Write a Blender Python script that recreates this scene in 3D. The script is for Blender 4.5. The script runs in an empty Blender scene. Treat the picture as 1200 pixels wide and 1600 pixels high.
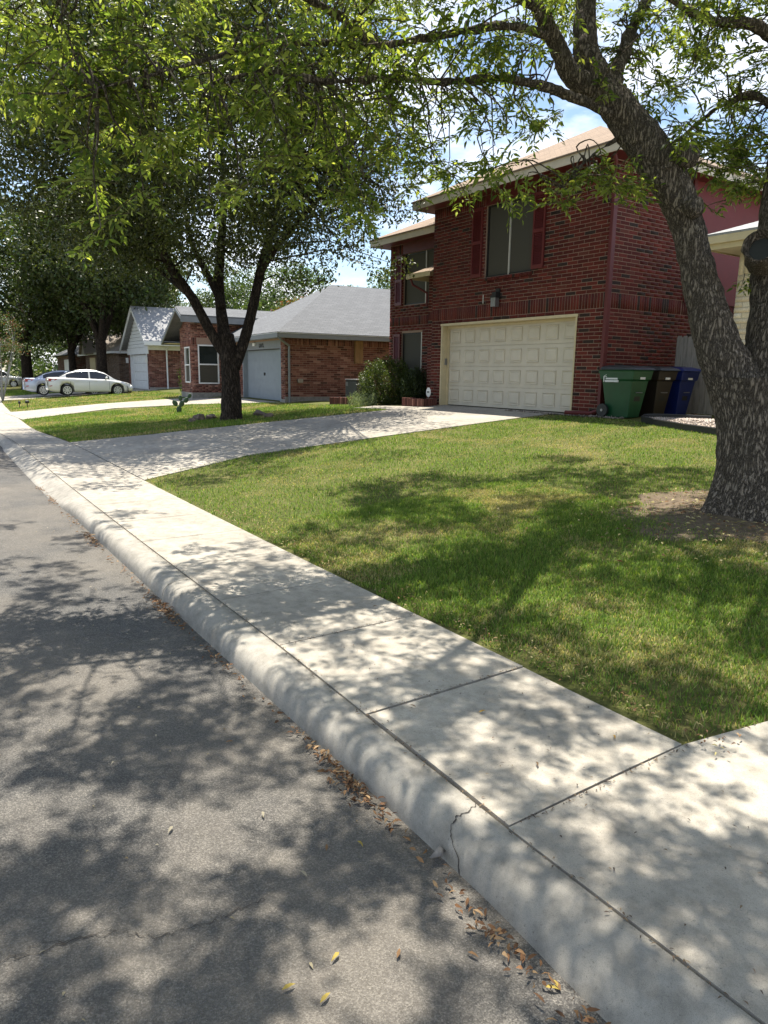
import bpy, math, random
import numpy as np
from mathutils import Matrix, Vector
random.seed(7); rng = np.random.default_rng(7)
scene = bpy.context.scene
C = scene.collection
# ------------------------------------------------------------------ camera
FPX = 1109.0; CAMZ = 1.68
_p, _r, _y = np.radians([11.03, 0.84, -55.41])
def _cam_axes(p, r, y):
    cp, sp, cy, sy = np.cos(p), np.sin(p), np.cos(y), np.sin(y)
    fw = np.array([sy*cp, cy*cp, -sp]); rt = np.array([cy, -sy, 0]); up = np.cross(rt, fw)
    return rt*np.cos(r)+up*np.sin(r), -rt*np.sin(r)+up*np.cos(r), fw
RT, UP, FW = _cam_axes(_p, _r, _y)
CAM = np.array([0, 0, CAMZ])
cd = bpy.data.cameras.new('camera'); cam = bpy.data.objects.new('camera', cd); C.objects.link(cam)
cd.sensor_fit = 'VERTICAL'; cd.sensor_height = 36; cd.lens = FPX/1600*36; cd.clip_end = 2000; cd.clip_start = .05
cam.matrix_world = Matrix(((RT[0], UP[0], -FW[0], 0), (RT[1], UP[1], -FW[1], 0), (RT[2], UP[2], -FW[2], CAMZ), (0, 0, 0, 1)))
scene.camera = cam
scene.cycles.max_bounces = 6; scene.cycles.diffuse_bounces = 3; scene.cycles.transmission_bounces = 4
# ------------------------------------------------------------------ sky, sun, exposure
SUN_DIR = Vector((-.27, .13, 1)).normalized()
SUN_EL = math.asin(SUN_DIR.z)
world = bpy.data.worlds.new('World'); scene.world = world; world.use_nodes = True
wn = world.node_tree.nodes; wl = world.node_tree.links
for n in list(wn): wn.remove(n)
wo = wn.new('ShaderNodeOutputWorld'); bg = wn.new('ShaderNodeBackground'); bg.inputs['Strength'].default_value = .1
sky = wn.new('ShaderNodeTexSky'); sky.sky_type = 'NISHITA'; sky.sun_disc = False
sky.sun_elevation = SUN_EL; sky.sun_rotation = math.atan2(SUN_DIR.x, SUN_DIR.y); sky.air_density = 1.0; sky.dust_density = .6
tc = wn.new('ShaderNodeTexCoord'); mp = wn.new('ShaderNodeMapping'); mp.inputs['Scale'].default_value = (1.6, 1.6, 4.5)
cn = wn.new('ShaderNodeTexNoise'); cn.inputs['Scale'].default_value = 2.2; cn.inputs['Detail'].default_value = 7; cn.inputs['Roughness'].default_value = .58
cr = wn.new('ShaderNodeValToRGB'); cr.color_ramp.elements[0].position = .47; cr.color_ramp.elements[1].position = .64
mx = wn.new('ShaderNodeMix'); mx.data_type = 'RGBA'; mx.inputs[7].default_value = (7.5, 7.7, 8.2, 1)
wl.new(tc.outputs['Generated'], mp.inputs['Vector']); wl.new(mp.outputs['Vector'], cn.inputs['Vector'])
wl.new(cn.outputs['Fac'], cr.inputs['Fac']); wl.new(cr.outputs['Color'], mx.inputs[0])
wl.new(sky.outputs['Color'], mx.inputs[6]); wl.new(mx.outputs[2], bg.inputs['Color']); wl.new(bg.outputs[0], wo.inputs[0])
sd = bpy.data.lights.new('sun', 'SUN'); sd.energy = 5.0; sd.angle = math.radians(.45); sd.color = (1, .94, .83)
sun = bpy.data.objects.new('sun', sd); C.objects.link(sun); sun.rotation_euler = (-SUN_DIR).to_track_quat('-Z', 'Y').to_euler()
sun.location = (0, 0, 30)
scene.view_settings.view_transform = 'Standard'; scene.view_settings.look = 'None'
scene.view_settings.gamma = 1; scene.view_settings.exposure = 1.08
# ------------------------------------------------------------------ pixel -> place helpers (1200x1600 photograph)
def ray(px, py): return RT*((px-600)/FPX) - UP*((py-800)/FPX) + FW
def at_depth(px, py, d): return CAM + ray(px, py)*d
def on_y(px, py, Y): r = ray(px, py); return CAM + r*(Y/r[1])
def on_x(px, py, X): r = ray(px, py); return CAM + r*(X/r[0])
def street(x):
    if x > 0: return -.012*x
    if x < -45: return .012*45+.0009*2025+.093*(-x-45)
    return -.012*x+.0009*x*x
def drop(x):
    t = min(max((-x-15)/10, 0), 1); return -.25*t*t*(3-2*t)
def zg(x, y): return .13+.068*min(max(y-street(x)-2.66, 0), 10.2)+drop(x)
def ground(px, py, off=0):
    d = ray(px, py); lo, hi = .5, 300
    for _ in range(50):
        t = (lo+hi)/2; p = CAM+d*t
        if p[2] > zg(p[0], p[1])+off: lo = t
        else: hi = t
    return CAM+d*t
# ------------------------------------------------------------------ materials
def new_mat(name):
    m = bpy.data.materials.new(name); m.use_nodes = True
    nt = m.node_tree; b = nt.nodes['Principled BSDF']; return m, nt, b
def L(nt, a, b): nt.links.new(a, b)
def noise(nt, scale, detail=4, rough=.55, vec=None):
    n = nt.nodes.new('ShaderNodeTexNoise'); n.inputs['Scale'].default_value = scale; n.inputs['Detail'].default_value = detail
    n.inputs['Roughness'].default_value = rough
    if vec is not None: L(nt, vec, n.inputs['Vector'])
    return n
def ramp(nt, fac, stops):
    r = nt.nodes.new('ShaderNodeValToRGB'); el = r.color_ramp.elements
    while len(el) < len(stops): el.new(.5)
    for e, (p, c) in zip(el, stops): e.position = p; e.color = (c[0], c[1], c[2], 1)
    L(nt, fac, r.inputs['Fac']); return r
def mixc(nt, fac, a, b, blend='MIX'):
    m = nt.nodes.new('ShaderNodeMix'); m.data_type = 'RGBA'; m.blend_type = blend
    for s, v in ((m.inputs[0], fac), (m.inputs[6], a), (m.inputs[7], b)):
        if isinstance(v, (int, float)): s.default_value = v
        elif isinstance(v, tuple): s.default_value = (*v, 1)
        else: L(nt, v, s)
    return m.outputs[2]
def bump(nt, b, h, strength=.3, dist=.02):
    n = nt.nodes.new('ShaderNodeBump'); n.inputs['Strength'].default_value = strength; n.inputs['Distance'].default_value = dist
    L(nt, h, n.inputs['Height']); L(nt, n.outputs[0], b.inputs['Normal'])
def gpos(nt): return nt.nodes.new('ShaderNodeNewGeometry').outputs['Position']
def plain(name, col, rough=.6, var=.12, scale=8, metal=0, bmp=0, spec=.5):
    m, nt, b = new_mat(name); v = gpos(nt)
    n = noise(nt, scale, 5, .6, v)
    lo = tuple(c*(1-var) for c in col); hi = tuple(min(1, c*(1+var)) for c in col)
    L(nt, ramp(nt, n.outputs['Fac'], [(.3, lo), (.7, hi)]).outputs[0], b.inputs['Base Color'])
    b.inputs['Roughness'].default_value = rough; b.inputs['Metallic'].default_value = metal
    b.inputs['Specular IOR Level'].default_value = spec
    if bmp: bump(nt, b, noise(nt, scale*12, 4, .6, v).outputs['Fac'], bmp, .01)
    return m
M = {}
def mk_concrete(name, lo, hi, warm):
    m, nt, b = new_mat(name); v = gpos(nt)
    big = noise(nt, .9, 6, .62, v); mid = noise(nt, 9, 6, .7, v); fine = noise(nt, 480, 2, .6, v)
    c = ramp(nt, big.outputs['Fac'], [(.3, lo), (.52, tuple((a+q)/2 for a, q in zip(lo, hi))), (.72, hi)]).outputs[0]
    c = mixc(nt, .75, c, ramp(nt, mid.outputs['Fac'], [(.3, (.5, .49, .47)), (.55, (.92, .91, .9)), (.75, (1.1, 1.07, 1.02))]).outputs[0], 'MULTIPLY')
    c = mixc(nt, .45, c, ramp(nt, fine.outputs['Fac'], [(.36, (.45, .43, .4)), (.5, (1, 1, 1)), (.68, (1.12, 1.1, 1.05))]).outputs[0], 'MULTIPLY')
    sp_ = noise(nt, 95, 4, .8, v)
    c = mixc(nt, ramp(nt, sp_.outputs['Fac'], [(.6, (0, 0, 0)), (.68, (.8, .8, .8))]).outputs[0], c, (.13, .115, .095))
    st = noise(nt, 2.6, 8, .75, v)
    c = mixc(nt, ramp(nt, st.outputs['Fac'], [(.55, (0, 0, 0)), (.74, (.7, .7, .7))]).outputs[0], c, warm)
    L(nt, c, b.inputs['Base Color']); b.inputs['Roughness'].default_value = .88; b.inputs['Specular IOR Level'].default_value = .25
    ad = nt.nodes.new('ShaderNodeMath'); ad.operation = 'ADD'; L(nt, mid.outputs['Fac'], ad.inputs[0]); L(nt, fine.outputs['Fac'], ad.inputs[1])
    bump(nt, b, ad.outputs[0], .16, .004); return m
M['concrete'] = mk_concrete('concrete', (.32, .295, .255), (.47, .435, .375), (.24, .21, .17))
M['curb'] = mk_concrete('curb_concrete', (.29, .275, .245), (.42, .395, .35), (.2, .18, .15))
M['foundation'] = mk_concrete('foundation', (.28, .27, .25), (.4, .38, .34), (.2, .18, .15))
M['joint'] = plain('joint_dirt', (.05, .042, .034), .95, .4, 30)
def mk_asphalt():
    m, nt, b = new_mat('asphalt'); v = gpos(nt)
    vo = nt.nodes.new('ShaderNodeTexVoronoi'); vo.inputs['Scale'].default_value = 210; L(nt, v, vo.inputs['Vector'])
    big = noise(nt, .55, 6, .6, v); mid = noise(nt, 5, 7, .7, v); fine = noise(nt, 240, 2, .5, v)
    c = ramp(nt, vo.outputs['Color'], [(.1, (.042, .043, .046)), (.5, (.085, .085, .086)), (.9, (.19, .183, .172))]).outputs[0]
    c = mixc(nt, .65, c, ramp(nt, fine.outputs['Fac'], [(.35, (.4, .4, .4)), (.65, (1.3, 1.27, 1.22))]).outputs[0], 'MULTIPLY')
    c = mixc(nt, .6, c, ramp(nt, mid.outputs['Fac'], [(.3, (.62, .62, .63)), (.7, (1.25, 1.22, 1.16))]).outputs[0], 'MULTIPLY')
    # pale dust, blown by large soft patches
    c = mixc(nt, ramp(nt, big.outputs['Fac'], [(.42, (.04, .04, .04)), (.72, (.5, .5, .5))]).outputs[0], c, (.25, .215, .17))
    oil = noise(nt, 1.3, 7, .7, v)
    c = mixc(nt, ramp(nt, oil.outputs['Fac'], [(.58, (0, 0, 0)), (.74, (.6, .6, .6))]).outputs[0], c, (.045, .044, .044))
    L(nt, c, b.inputs['Base Color']); b.inputs['Roughness'].default_value = .85; b.inputs['Specular IOR Level'].default_value = .3
    bump(nt, b, vo.outputs['Distance'], .55, .008); return m
M['asphalt'] = mk_asphalt()
def mk_soil():
    m, nt, b = new_mat('lawn_soil'); v = gpos(nt)
    n1 = noise(nt, .8, 7, .65, v); n2 = noise(nt, 30, 6, .7, v)
    c = ramp(nt, n1.outputs['Fac'], [(.3, (.085, .1, .03)), (.5, (.125, .135, .045)), (.7, (.2, .175, .08))]).outputs[0]
    c = mixc(nt, .7, c, ramp(nt, n2.outputs['Fac'], [(.3, (.35, .35, .32)), (.7, (1.25, 1.22, 1.15))]).outputs[0], 'MULTIPLY')
    L(nt, c, b.inputs['Base Color']); b.inputs['Roughness'].default_value = .95; b.inputs['Specular IOR Level'].default_value = .1
    bump(nt, b, n2.outputs['Fac'], .8, .04); return m
M['soil'] = mk_soil()
M['dirt'] = plain('bare_dirt', (.13, .1, .07), .95, .35, 14, bmp=.6, spec=.1)
M['gravel'] = plain('gravel_fines', (.36, .3, .25), .95, .35, 40, bmp=.8, spec=.1)
def attr_mat(name, rough=.7, grain=25, amt=.5, spec=.3, bmp=.3, transl=None):
    m, nt, b = new_mat(name); v = gpos(nt)
    a = nt.nodes.new('ShaderNodeAttribute'); a.attribute_name = 'col'
    n = noise(nt, grain, 5, .65, v)
    c = mixc(nt, amt, a.outputs['Color'], ramp(nt, n.outputs['Fac'], [(.28, (.5, .5, .5)), (.72, (1.3, 1.3, 1.3))]).outputs[0], 'MULTIPLY')
    L(nt, c, b.inputs['Base Color']); b.inputs['Roughness'].default_value = rough; b.inputs['Specular IOR Level'].default_value = spec
    if bmp: bump(nt, b, n.outputs['Fac'], bmp, .006)
    if transl:
        t = nt.nodes.new('ShaderNodeBsdfTranslucent'); ms = nt.nodes.new('ShaderNodeMixShader'); ms.inputs[0].default_value = transl[0]
        tcol = mixc(nt, 1., c, transl[1], 'MULTIPLY'); L(nt, tcol, t.inputs['Color'])
        L(nt, b.outputs[0], ms.inputs[1]); L(nt, t.outputs[0], ms.inputs[2])
        L(nt, ms.outputs[0], nt.nodes['Material Output'].inputs['Surface'])
    return m
M['brick'] = attr_mat('brick', .8, 45, .55, .25, .35)
M['leaf'] = attr_mat('leaf', .5, 6, .25, .35, 0, (.58, (1.65, 1.6, .75)))
M['leafdark'] = attr_mat('leaf_dark', .45, 2, .25, .4, 0, (.25, (1.7, 1.8, .8)))
M['grassblade'] = attr_mat('grass_blade', .6, 2, .25, .25, 0, (.35, (1.6, 1.6, .8)))
M['litter'] = attr_mat('dry_leaf', .75, 30, .4, .2, 0, (.2, (1.3, 1.1, .8)))
M['pebble'] = attr_mat('pebble', .9, 60, .4, .2, .3)
M['mortar'] = plain('mortar', (.31, .215, .165), .95, .15, 40, spec=.1)
M['mortar_cream'] = plain('mortar_cream', (.42, .37, .29), .95, .12, 40, spec=.1)
def mk_shingle(name, col, var=.25):
    m, nt, b = new_mat(name); v = gpos(nt)
    br = nt.nodes.new('ShaderNodeTexBrick'); br.inputs['Scale'].default_value = 1; br.inputs['Brick Width'].default_value = .33
    br.inputs['Row Height'].default_value = .055; br.inputs['Mortar Size'].default_value = .006; br.inputs['Bias'].default_value = -.2
    cx = nt.nodes.new('ShaderNodeCombineXYZ'); sx = nt.nodes.new('ShaderNodeSeparateXYZ'); L(nt, v, sx.inputs[0])
    ad = nt.nodes.new('ShaderNodeMath'); ad.operation = 'ADD'; L(nt, sx.outputs[0], ad.inputs[0]); L(nt, sx.outputs[1], ad.inputs[1])
    L(nt, ad.outputs[0], cx.inputs[0]); L(nt, sx.outputs[2], cx.inputs[1]); L(nt, cx.outputs[0], br.inputs['Vector'])
    br.inputs['Color1'].default_value = (*[c*(1-var) for c in col], 1); br.inputs['Color2'].default_value = (*[c*(1+var) for c in col], 1)
    br.inputs['Mortar'].default_value = (*[c*.5 for c in col], 1)
    n = noise(nt, 60, 4, .7, v)
    c = mixc(nt, .5, br.outputs['Color'], ramp(nt, n.outputs['Fac'], [(.3, (.6, .6, .6)), (.7, (1.25, 1.25, 1.25))]).outputs[0], 'MULTIPLY')
    L(nt, c, b.inputs['Base Color']); b.inputs['Roughness'].default_value = .9; b.inputs['Specular IOR Level'].default_value = .2
    bump(nt, b, br.outputs['Fac'], -.6, .01); return m
M['shingle_tan'] = mk_shingle('shingle_tan', (.3, .225, .165), .12)
M['shingle_grey'] = mk_shingle('shingle_grey', (.165, .17, .178), .1)
M['shingle_pale'] = mk_shingle('shingle_pale', (.36, .36, .36), .1)
M['shingle_beige'] = mk_shingle('shingle_beige', (.4, .35, .3), .1)
M['maroon'] = plain('maroon_paint', (.1, .011, .01), .55, .12, 4)
M['siding'] = plain('siding_paint', (.14, .009, .008), .6, .1, 3)
M['shutter'] = plain('shutter_paint', (.12, .018, .017), .5, .1, 9)
M['cream_paint'] = plain('cream_paint', (.56, .46, .28), .5, .08, 5)
M['fascia'] = plain('fascia_paint', (.62, .54, .42), .55, .08, 5)
M['white_paint'] = plain('white_paint', (.74, .74, .73), .5, .06, 5)
M['door_white'] = plain('garage_door_paint', (.58, .52, .42), .5, .07, 3)
M['door_blue'] = plain('blue_grey_paint', (.24, .275, .31), .5, .07, 3)
M['grey_trim'] = plain('grey_trim', (.2, .21, .22), .5, .08, 5)
M['screen'] = plain('solar_screen', (.07, .064, .05), .75, .2, 300, spec=.25)
M['alu'] = plain('window_alu', (.5, .47, .42), .4, .06, 20)
def mk_glass():
    m, nt, b = new_mat('window_glass'); b.inputs['Base Color'].default_value = (.012, .016, .014, 1); b.inputs['Roughness'].default_value = .06
    n = noise(nt, 3, 2, .5, gpos(nt)); bump(nt, b, n.outputs['Fac'], .04, .05); return m
M['glass'] = mk_glass()
M['black'] = plain('black_plastic', (.014, .014, .014), .5, .2, 30)
M['metal'] = plain('grey_metal', (.3, .3, .3), .4, .1, 20, .8)
M['plate'] = plain('white_print', (.75, .75, .75), .6, .03, 20)
M['bin_green'] = plain('bin_green', (.006, .06, .022), .42, .15, 5, bmp=.08)
M['bin_brown'] = plain('bin_brown', (.018, .012, .008), .45, .15, 5, bmp=.08)
M['bin_blue'] = plain('bin_blue', (.006, .016, .12), .42, .15, 5, bmp=.08)
M['lid_dark'] = plain('lid_charcoal', (.03, .036, .034), .38, .15, 5, bmp=.08)
def mk_wood(name, base):
    m, nt, b = new_mat(name)
    mp = nt.nodes.new('ShaderNodeMapping'); mp.inputs['Scale'].default_value = (14, 14, 1.1); L(nt, gpos(nt), mp.inputs['Vector'])
    n = noise(nt, 2.2, 8, .7, mp.outputs[0])
    L(nt, ramp(nt, n.outputs['Fac'], [(.25, tuple(c*.4 for c in base)), (.5, base), (.8, tuple(c*1.35 for c in base))]).outputs[0], b.inputs['Base Color'])
    b.inputs['Roughness'].default_value = .9; bump(nt, b, n.outputs['Fac'], .4, .01); return m
M['wood_grey'] = mk_wood('weathered_wood', (.3, .29, .27)); M['wood_brown'] = mk_wood('brown_wood', (.25, .14, .06))
def mk_bark(name, dark, mid, pale, sc):
    m, nt, b = new_mat(name); v = gpos(nt)
    mp = nt.nodes.new('ShaderNodeMapping'); mp.inputs['Scale'].default_value = (sc, sc, sc*.2); L(nt, v, mp.inputs['Vector'])
    wob = noise(nt, 6, 3, .6, v); vv = nt.nodes.new('ShaderNodeMix'); vv.data_type = 'VECTOR'; vv.inputs[0].default_value = .12
    L(nt, mp.outputs[0], vv.inputs[4]); L(nt, wob.outputs['Color'], vv.inputs[5])
    fn = noise(nt, 1, 5, .62, vv.outputs[1]); sb = nt.nodes.new('ShaderNodeMath'); sb.operation = 'SUBTRACT'; sb.inputs[1].default_value = .5; L(nt, fn.outputs['Fac'], sb.inputs[0])
    ab = nt.nodes.new('ShaderNodeMath'); ab.operation = 'ABSOLUTE'; L(nt, sb.outputs[0], ab.inputs[0])
    n = noise(nt, sc*2.2, 6, .75, v)
    c = ramp(nt, ab.outputs[0], [(.0, dark), (.055, mid), (.16, tuple(x*1.35 for x in mid))]).outputs[0]
    lich = noise(nt, sc*1.1, 6, .8, v)
    c = mixc(nt, ramp(nt, lich.outputs['Fac'], [(.6, (0, 0, 0)), (.67, (.55, .55, .55))]).outputs[0], c, pale)
    c = mixc(nt, .6, c, ramp(nt, n.outputs['Fac'], [(.3, (.4, .4, .4)), (.7, (1.3, 1.3, 1.3))]).outputs[0], 'MULTIPLY')
    L(nt, c, b.inputs['Base Color']); b.inputs['Roughness'].default_value = .95; b.inputs['Specular IOR Level'].default_value = .15
    ad = nt.nodes.new('ShaderNodeMath'); ad.operation = 'MULTIPLY_ADD'; ad.inputs[1].default_value = .35
    L(nt, n.outputs['Fac'], ad.inputs[0])
    pw = ramp(nt, ab.outputs[0], [(0, (0, 0, 0)), (.09, (1, 1, 1))]); L(nt, pw.outputs[0], ad.inputs[2])
    bump(nt, b, ad.outputs[0], 1, .02); return m
M['bark'] = mk_bark('ash_bark', (.062, .05, .041), (.2, .165, .135), (.36, .34, .3), 40)
M['bark_oak'] = mk_bark('oak_bark', (.016, .012, .009), (.06, .045, .034), (.1, .09, .075), 20)
def paint(name, col, metal=.3):
    m, nt, b = new_mat(name); b.inputs['Base Color'].default_value = (*col, 1); b.inputs['Metallic'].default_value = metal
    b.inputs['Roughness'].default_value = .3; b.inputs['Coat Weight'].default_value = .7; b.inputs['Coat Roughness'].default_value = .06
    return m
M['car_white'] = paint('pearl_white_paint', (.7, .69, .66), .05); M['car_silver'] = paint('silver_blue_paint', (.45, .5, .6), .35)
M['car_grey'] = paint('light_suv_paint', (.5, .5, .5), .2)
M['car_glass'] = paint('tinted_glass', (.008, .009, .011), 0); M['tyre'] = plain('tyre', (.015, .015, .015), .8, .2, 20)
M['rim'] = plain('alloy_rim', (.6, .6, .6), .35, .05, 20, .6); M['red_lens'] = paint('red_lens', (.35, .012, .015), 0); M['clear_lens'] = paint('clear_lens', (.6, .62, .65), .2)
M['cactus'] = plain('cactus_pad', (.045, .085, .04), .6, .3, 20, bmp=.2)
M['rock'] = plain('rock', (.16, .12, .09), .95, .4, 9, bmp=.8)
# ------------------------------------------------------------------ mesh helpers
ORG = {}
def tag(o, label=None, cat=None, group=None, kind=None):
    if label: o['label'] = label
    if cat: o['category'] = cat
    if group: o['group'] = group
    if kind: o['kind'] = kind
    return o
def thing(name, loc, label=None, cat=None, group=None, kind=None):
    o = bpy.data.objects.new(name, None); C.objects.link(o); o.location = tuple(float(v) for v in loc); o.empty_display_size = .2
    ORG[o.name] = np.array(loc, float); return tag(o, label, cat, group, kind)
def link_mesh(name, me, parent=None, origin=None):
    o = bpy.data.objects.new(name, me); C.objects.link(o)
    if parent is not None: o.parent = parent; ORG[o.name] = ORG[parent.name]
    else: ORG[o.name] = np.array(origin if origin is not None else (0, 0, 0), float); o.location = tuple(ORG[o.name])
    return o
BOXF = [(0, 3, 2, 1), (4, 5, 6, 7), (0, 1, 5, 4), (1, 2, 6, 5), (2, 3, 7, 6), (3, 0, 4, 7)]
class MB:
    def __init__(s, F=None): s.v = []; s.f = []; s.F = F
    def add(s, vs, fs):
        k = len(s.v)
        for p in vs:
            p = np.array(p, float); s.v.append(p if s.F is None else s.F[0]+s.F[1] @ p)
        for f in fs: s.f.append(tuple(i+k for i in f))
        return s
    def box(s, a, b):
        (x0, y0, z0), (x1, y1, z1) = a, b
        return s.add([(x0, y0, z0), (x1, y0, z0), (x1, y1, z0), (x0, y1, z0), (x0, y0, z1), (x1, y0, z1), (x1, y1, z1), (x0, y1, z1)], BOXF)
    def quad(s, *p): return s.add(p, [tuple(range(len(p)))])
    def tube(s, pts, rad, n=8, caps=True, jit=0):
        pts = [np.array(p, float) for p in pts]; vs = []; fs = []; ref = None
        for i, p in enumerate(pts):
            t = pts[min(i+1, len(pts)-1)]-pts[max(i-1, 0)]; t = t/(np.linalg.norm(t)+1e-9)
            if ref is None: ref = np.array([1, 0, 0]) if abs(t[0]) < .8 else np.array([0, 1, 0])
            u = ref-t*(ref@t); u /= np.linalg.norm(u); ref = u; w = np.cross(t, u); r = rad[i] if hasattr(rad, '__len__') else rad
            for k in range(n):
                a = 2*math.pi*k/n; rr = r*(1+(random.uniform(-jit, jit) if jit else 0)); vs.append(p+(u*math.cos(a)+w*math.sin(a))*rr)
        for i in range(len(pts)-1):
            for k in range(n): a, b = i*n+k, i*n+(k+1) % n; fs.append((a, b, b+n, a+n))
        if caps: fs.append(tuple(range(n-1, -1, -1))); fs.append(tuple(range((len(pts)-1)*n, len(pts)*n)))
        return s.add(vs, fs)
    def build(s, name, mat, parent=None, smooth=False, origin=None):
        o_ = ORG[parent.name] if parent is not None else np.array(origin if origin is not None else (0, 0, 0), float)
        me = bpy.data.meshes.new(name); me.from_pydata([tuple(p-o_) for p in s.v], [], s.f); me.update()
        me.materials.append(M[mat] if isinstance(mat, str) else mat)
        if smooth: me.polygons.foreach_set('use_smooth', [True]*len(me.polygons))
        return link_mesh(name, me, parent, origin)
def frame(o, ang=0):
    a = math.radians(ang); return (np.array(o, float), np.array([[math.cos(a), -math.sin(a), 0], [math.sin(a), math.cos(a), 0], [0, 0, 1]]))
def bevel(o, w, seg=2):
    m = o.modifiers.new('bevel', 'BEVEL'); m.width = w; m.segments = seg; m.limit_method = 'ANGLE'; return o
def np_mesh(name, verts, tris, mat, cols=None, parent=None, quads=False, origin=None, smooth=False):
    k = 4 if quads else 3
    me = bpy.data.meshes.new(name); me.vertices.add(len(verts)); me.vertices.foreach_set('co', np.ascontiguousarray(verts, np.float32).ravel())
    me.loops.add(tris.size); me.loops.foreach_set('vertex_index', np.ascontiguousarray(tris, np.int32).ravel())
    me.polygons.add(len(tris)); me.polygons.foreach_set('loop_start', np.arange(0, tris.size, k, dtype=np.int32))
    me.polygons.foreach_set('loop_total', np.full(len(tris), k, np.int32)); me.update(calc_edges=True)
    if cols is not None:
        a = me.color_attributes.new('col', 'FLOAT_COLOR', 'POINT'); a.data.foreach_set('color', np.concatenate([cols, np.ones((len(cols), 1))], 1).astype(np.float32).ravel())
    if smooth: me.polygons.foreach_set('use_smooth', [True]*len(me.polygons))
    me.materials.append(M[mat]); return link_mesh(name, me, parent, origin)
def drape(poly_u, name, mat, dz, thick=0, parent=None):
    """sheet between two polylines A(u), B(u) laid on the ground"""
    A, B, n = poly_u; vs = []; fs = []
    for i in range(len(A)):
        for k in range(n+1):
            p = np.array(A[i])*(1-k/n)+np.array(B[i])*k/n; vs.append((p[0], p[1], zg(p[0], p[1])+dz))
    for i in range(len(A)-1):
        for k in range(n): a = i*(n+1)+k; fs.append((a, a+1, a+n+2, a+n+1))
    return vs, fs
def slab(name, A, B, n, top, thick, mat, parent, gap=.006):
    """one concrete slab: quad between line A0-A1 and B0-B1, draped, with sides"""
    A0, A1, B0, B1 = [np.array(p, float) for p in (*A, *B)]; m = MB(); nu = n; nv = max(2, n)
    P = lambda i, k: (A0*(1-i/nu)+A1*i/nu)*(1-k/nv)+(B0*(1-i/nu)+B1*i/nu)*k/nv
    cen = (A0+A1+B0+B1)/4; vs = []; fs = []
    for t in (1, 0):
        for i in range(nu+1):
            for k in range(nv+1):
                p = P(i, k); d = cen-p; ln = np.linalg.norm(d[:2])+1e-6
                p = p+d/ln*gap; vs.append((p[0], p[1], zg(p[0], p[1])+top-(0 if t else thick)))
    N = (nu+1)*(nv+1); I = lambda i, k: i*(nv+1)+k
    for i in range(nu):
        for k in range(nv): fs.append((I(i, k), I(i, k+1), I(i+1, k+1), I(i+1, k)))
    rim = [I(0, k) for k in range(nv+1)]+[I(i, nv) for i in range(1, nu+1)]+[I(nu, k) for k in range(nv-1, -1, -1)]+[I(i, 0) for i in range(nu-1, 0, -1)]
    for a, b in zip(rim, rim[1:]+rim[:1]): fs.append((b, a, a+N, b+N))
    m.add(vs, fs); o = m.build(name, mat, parent); return o
# ------------------------------------------------------------------ ground, road, curb, sidewalk, driveways
xs = sorted(set([-400, -300, -220, -160, -120, -90, -75] + list(np.arange(-64, 12, 1.0)) + [15, 25, 40, 70, 120, 200, 300]))
srows = [-400, -150, -60, -25, -14, -10.5, -9.0, -8.9, -1.35, -.95, -.6, 0, 1, 2, 3.5, 5, 7, 9, 10.2, 12, 16, 25, 45, 80, 160, 400]
vs = []; fs = []
for x in xs:
    for s in srows:
        y = s+2.66+street(x)
        if s <= -8.95: z = .11+drop(x)
        elif s < -.7: z = -.06+drop(x)
        elif s < 0: z = .02+drop(x)
        else: z = zg(x, y)-.012
        vs.append((x, y, z))
nr = len(srows)
for i in range(len(xs)-1):
    for k in range(nr-1): a = i*nr+k; fs.append((a, a+nr, a+nr+1, a+1))
g = MB().add(vs, fs).build('ground', 'soil', smooth=True); tag(g, kind='structure')
# road sheet
rx = xs; ry = [-8.9, -6, -4, -2.5, -1.6, -1.2]
vs = []; fs = []
for x in rx:
    for s in ry: vs.append((x, s+2.66+street(x)+(.0 if s < -1.3 else .02), drop(x)+.03*(1-abs((s+5)/4))-.03*(s < -8)))
for i in range(len(rx)-1):
    for k in range(len(ry)-1): a = i*len(ry)+k; fs.append((a, a+len(ry), a+len(ry)+1, a+1))
tag(MB().add(vs, fs).build('road', 'asphalt', smooth=True), kind='structure')
# asphalt cracks: thin dark wandering grooves filled with dirt
def crack(pts, w, name, mat='joint'):
    m = MB(); P = []
    for a, b in zip(pts, pts[1:]):
        for t in np.linspace(0, 1, 14, endpoint=False): P.append(np.array(a)*(1-t)+np.array(b)*t)
    P = [p+np.array([random.gauss(0, .006), random.gauss(0, .006), 0]) for p in P]
    vs = []; fs = []
    for i, p in enumerate(P):
        t = P[min(i+1, len(P)-1)]-P[max(i-1, 0)]; n = np.array([-t[1], t[0], 0]); n /= np.linalg.norm(n)+1e-9
        ww = w*random.uniform(.25, 1); vs += [p+n*ww, p-n*ww]
    for i in range(len(P)-1): fs.append((2*i, 2*i+1, 2*i+3, 2*i+2))
    return m.add(vs, fs).build(name, mat)
def road_z(x, y): s = y-2.66-street(x); return drop(x)+.03*(1-abs((s+5)/4))
def rp(px, py):
    r = ray(px, py); z = .012
    for _ in range(6): q = CAM+r*((z-CAMZ)/r[2]); z = road_z(q[0], q[1])+.004
    return q
for i, pts in enumerate(([(20, 1500), (170, 1452), (240, 1465), (330, 1440), (420, 1400)], [(180, 1455), (60, 1475), (-60, 1530)], [(40, 1010), (160, 990), (250, 1010)])):
    tag(crack([rp(*p) for p in pts], .0022, 'road_crack'), kind='structure')
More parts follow.
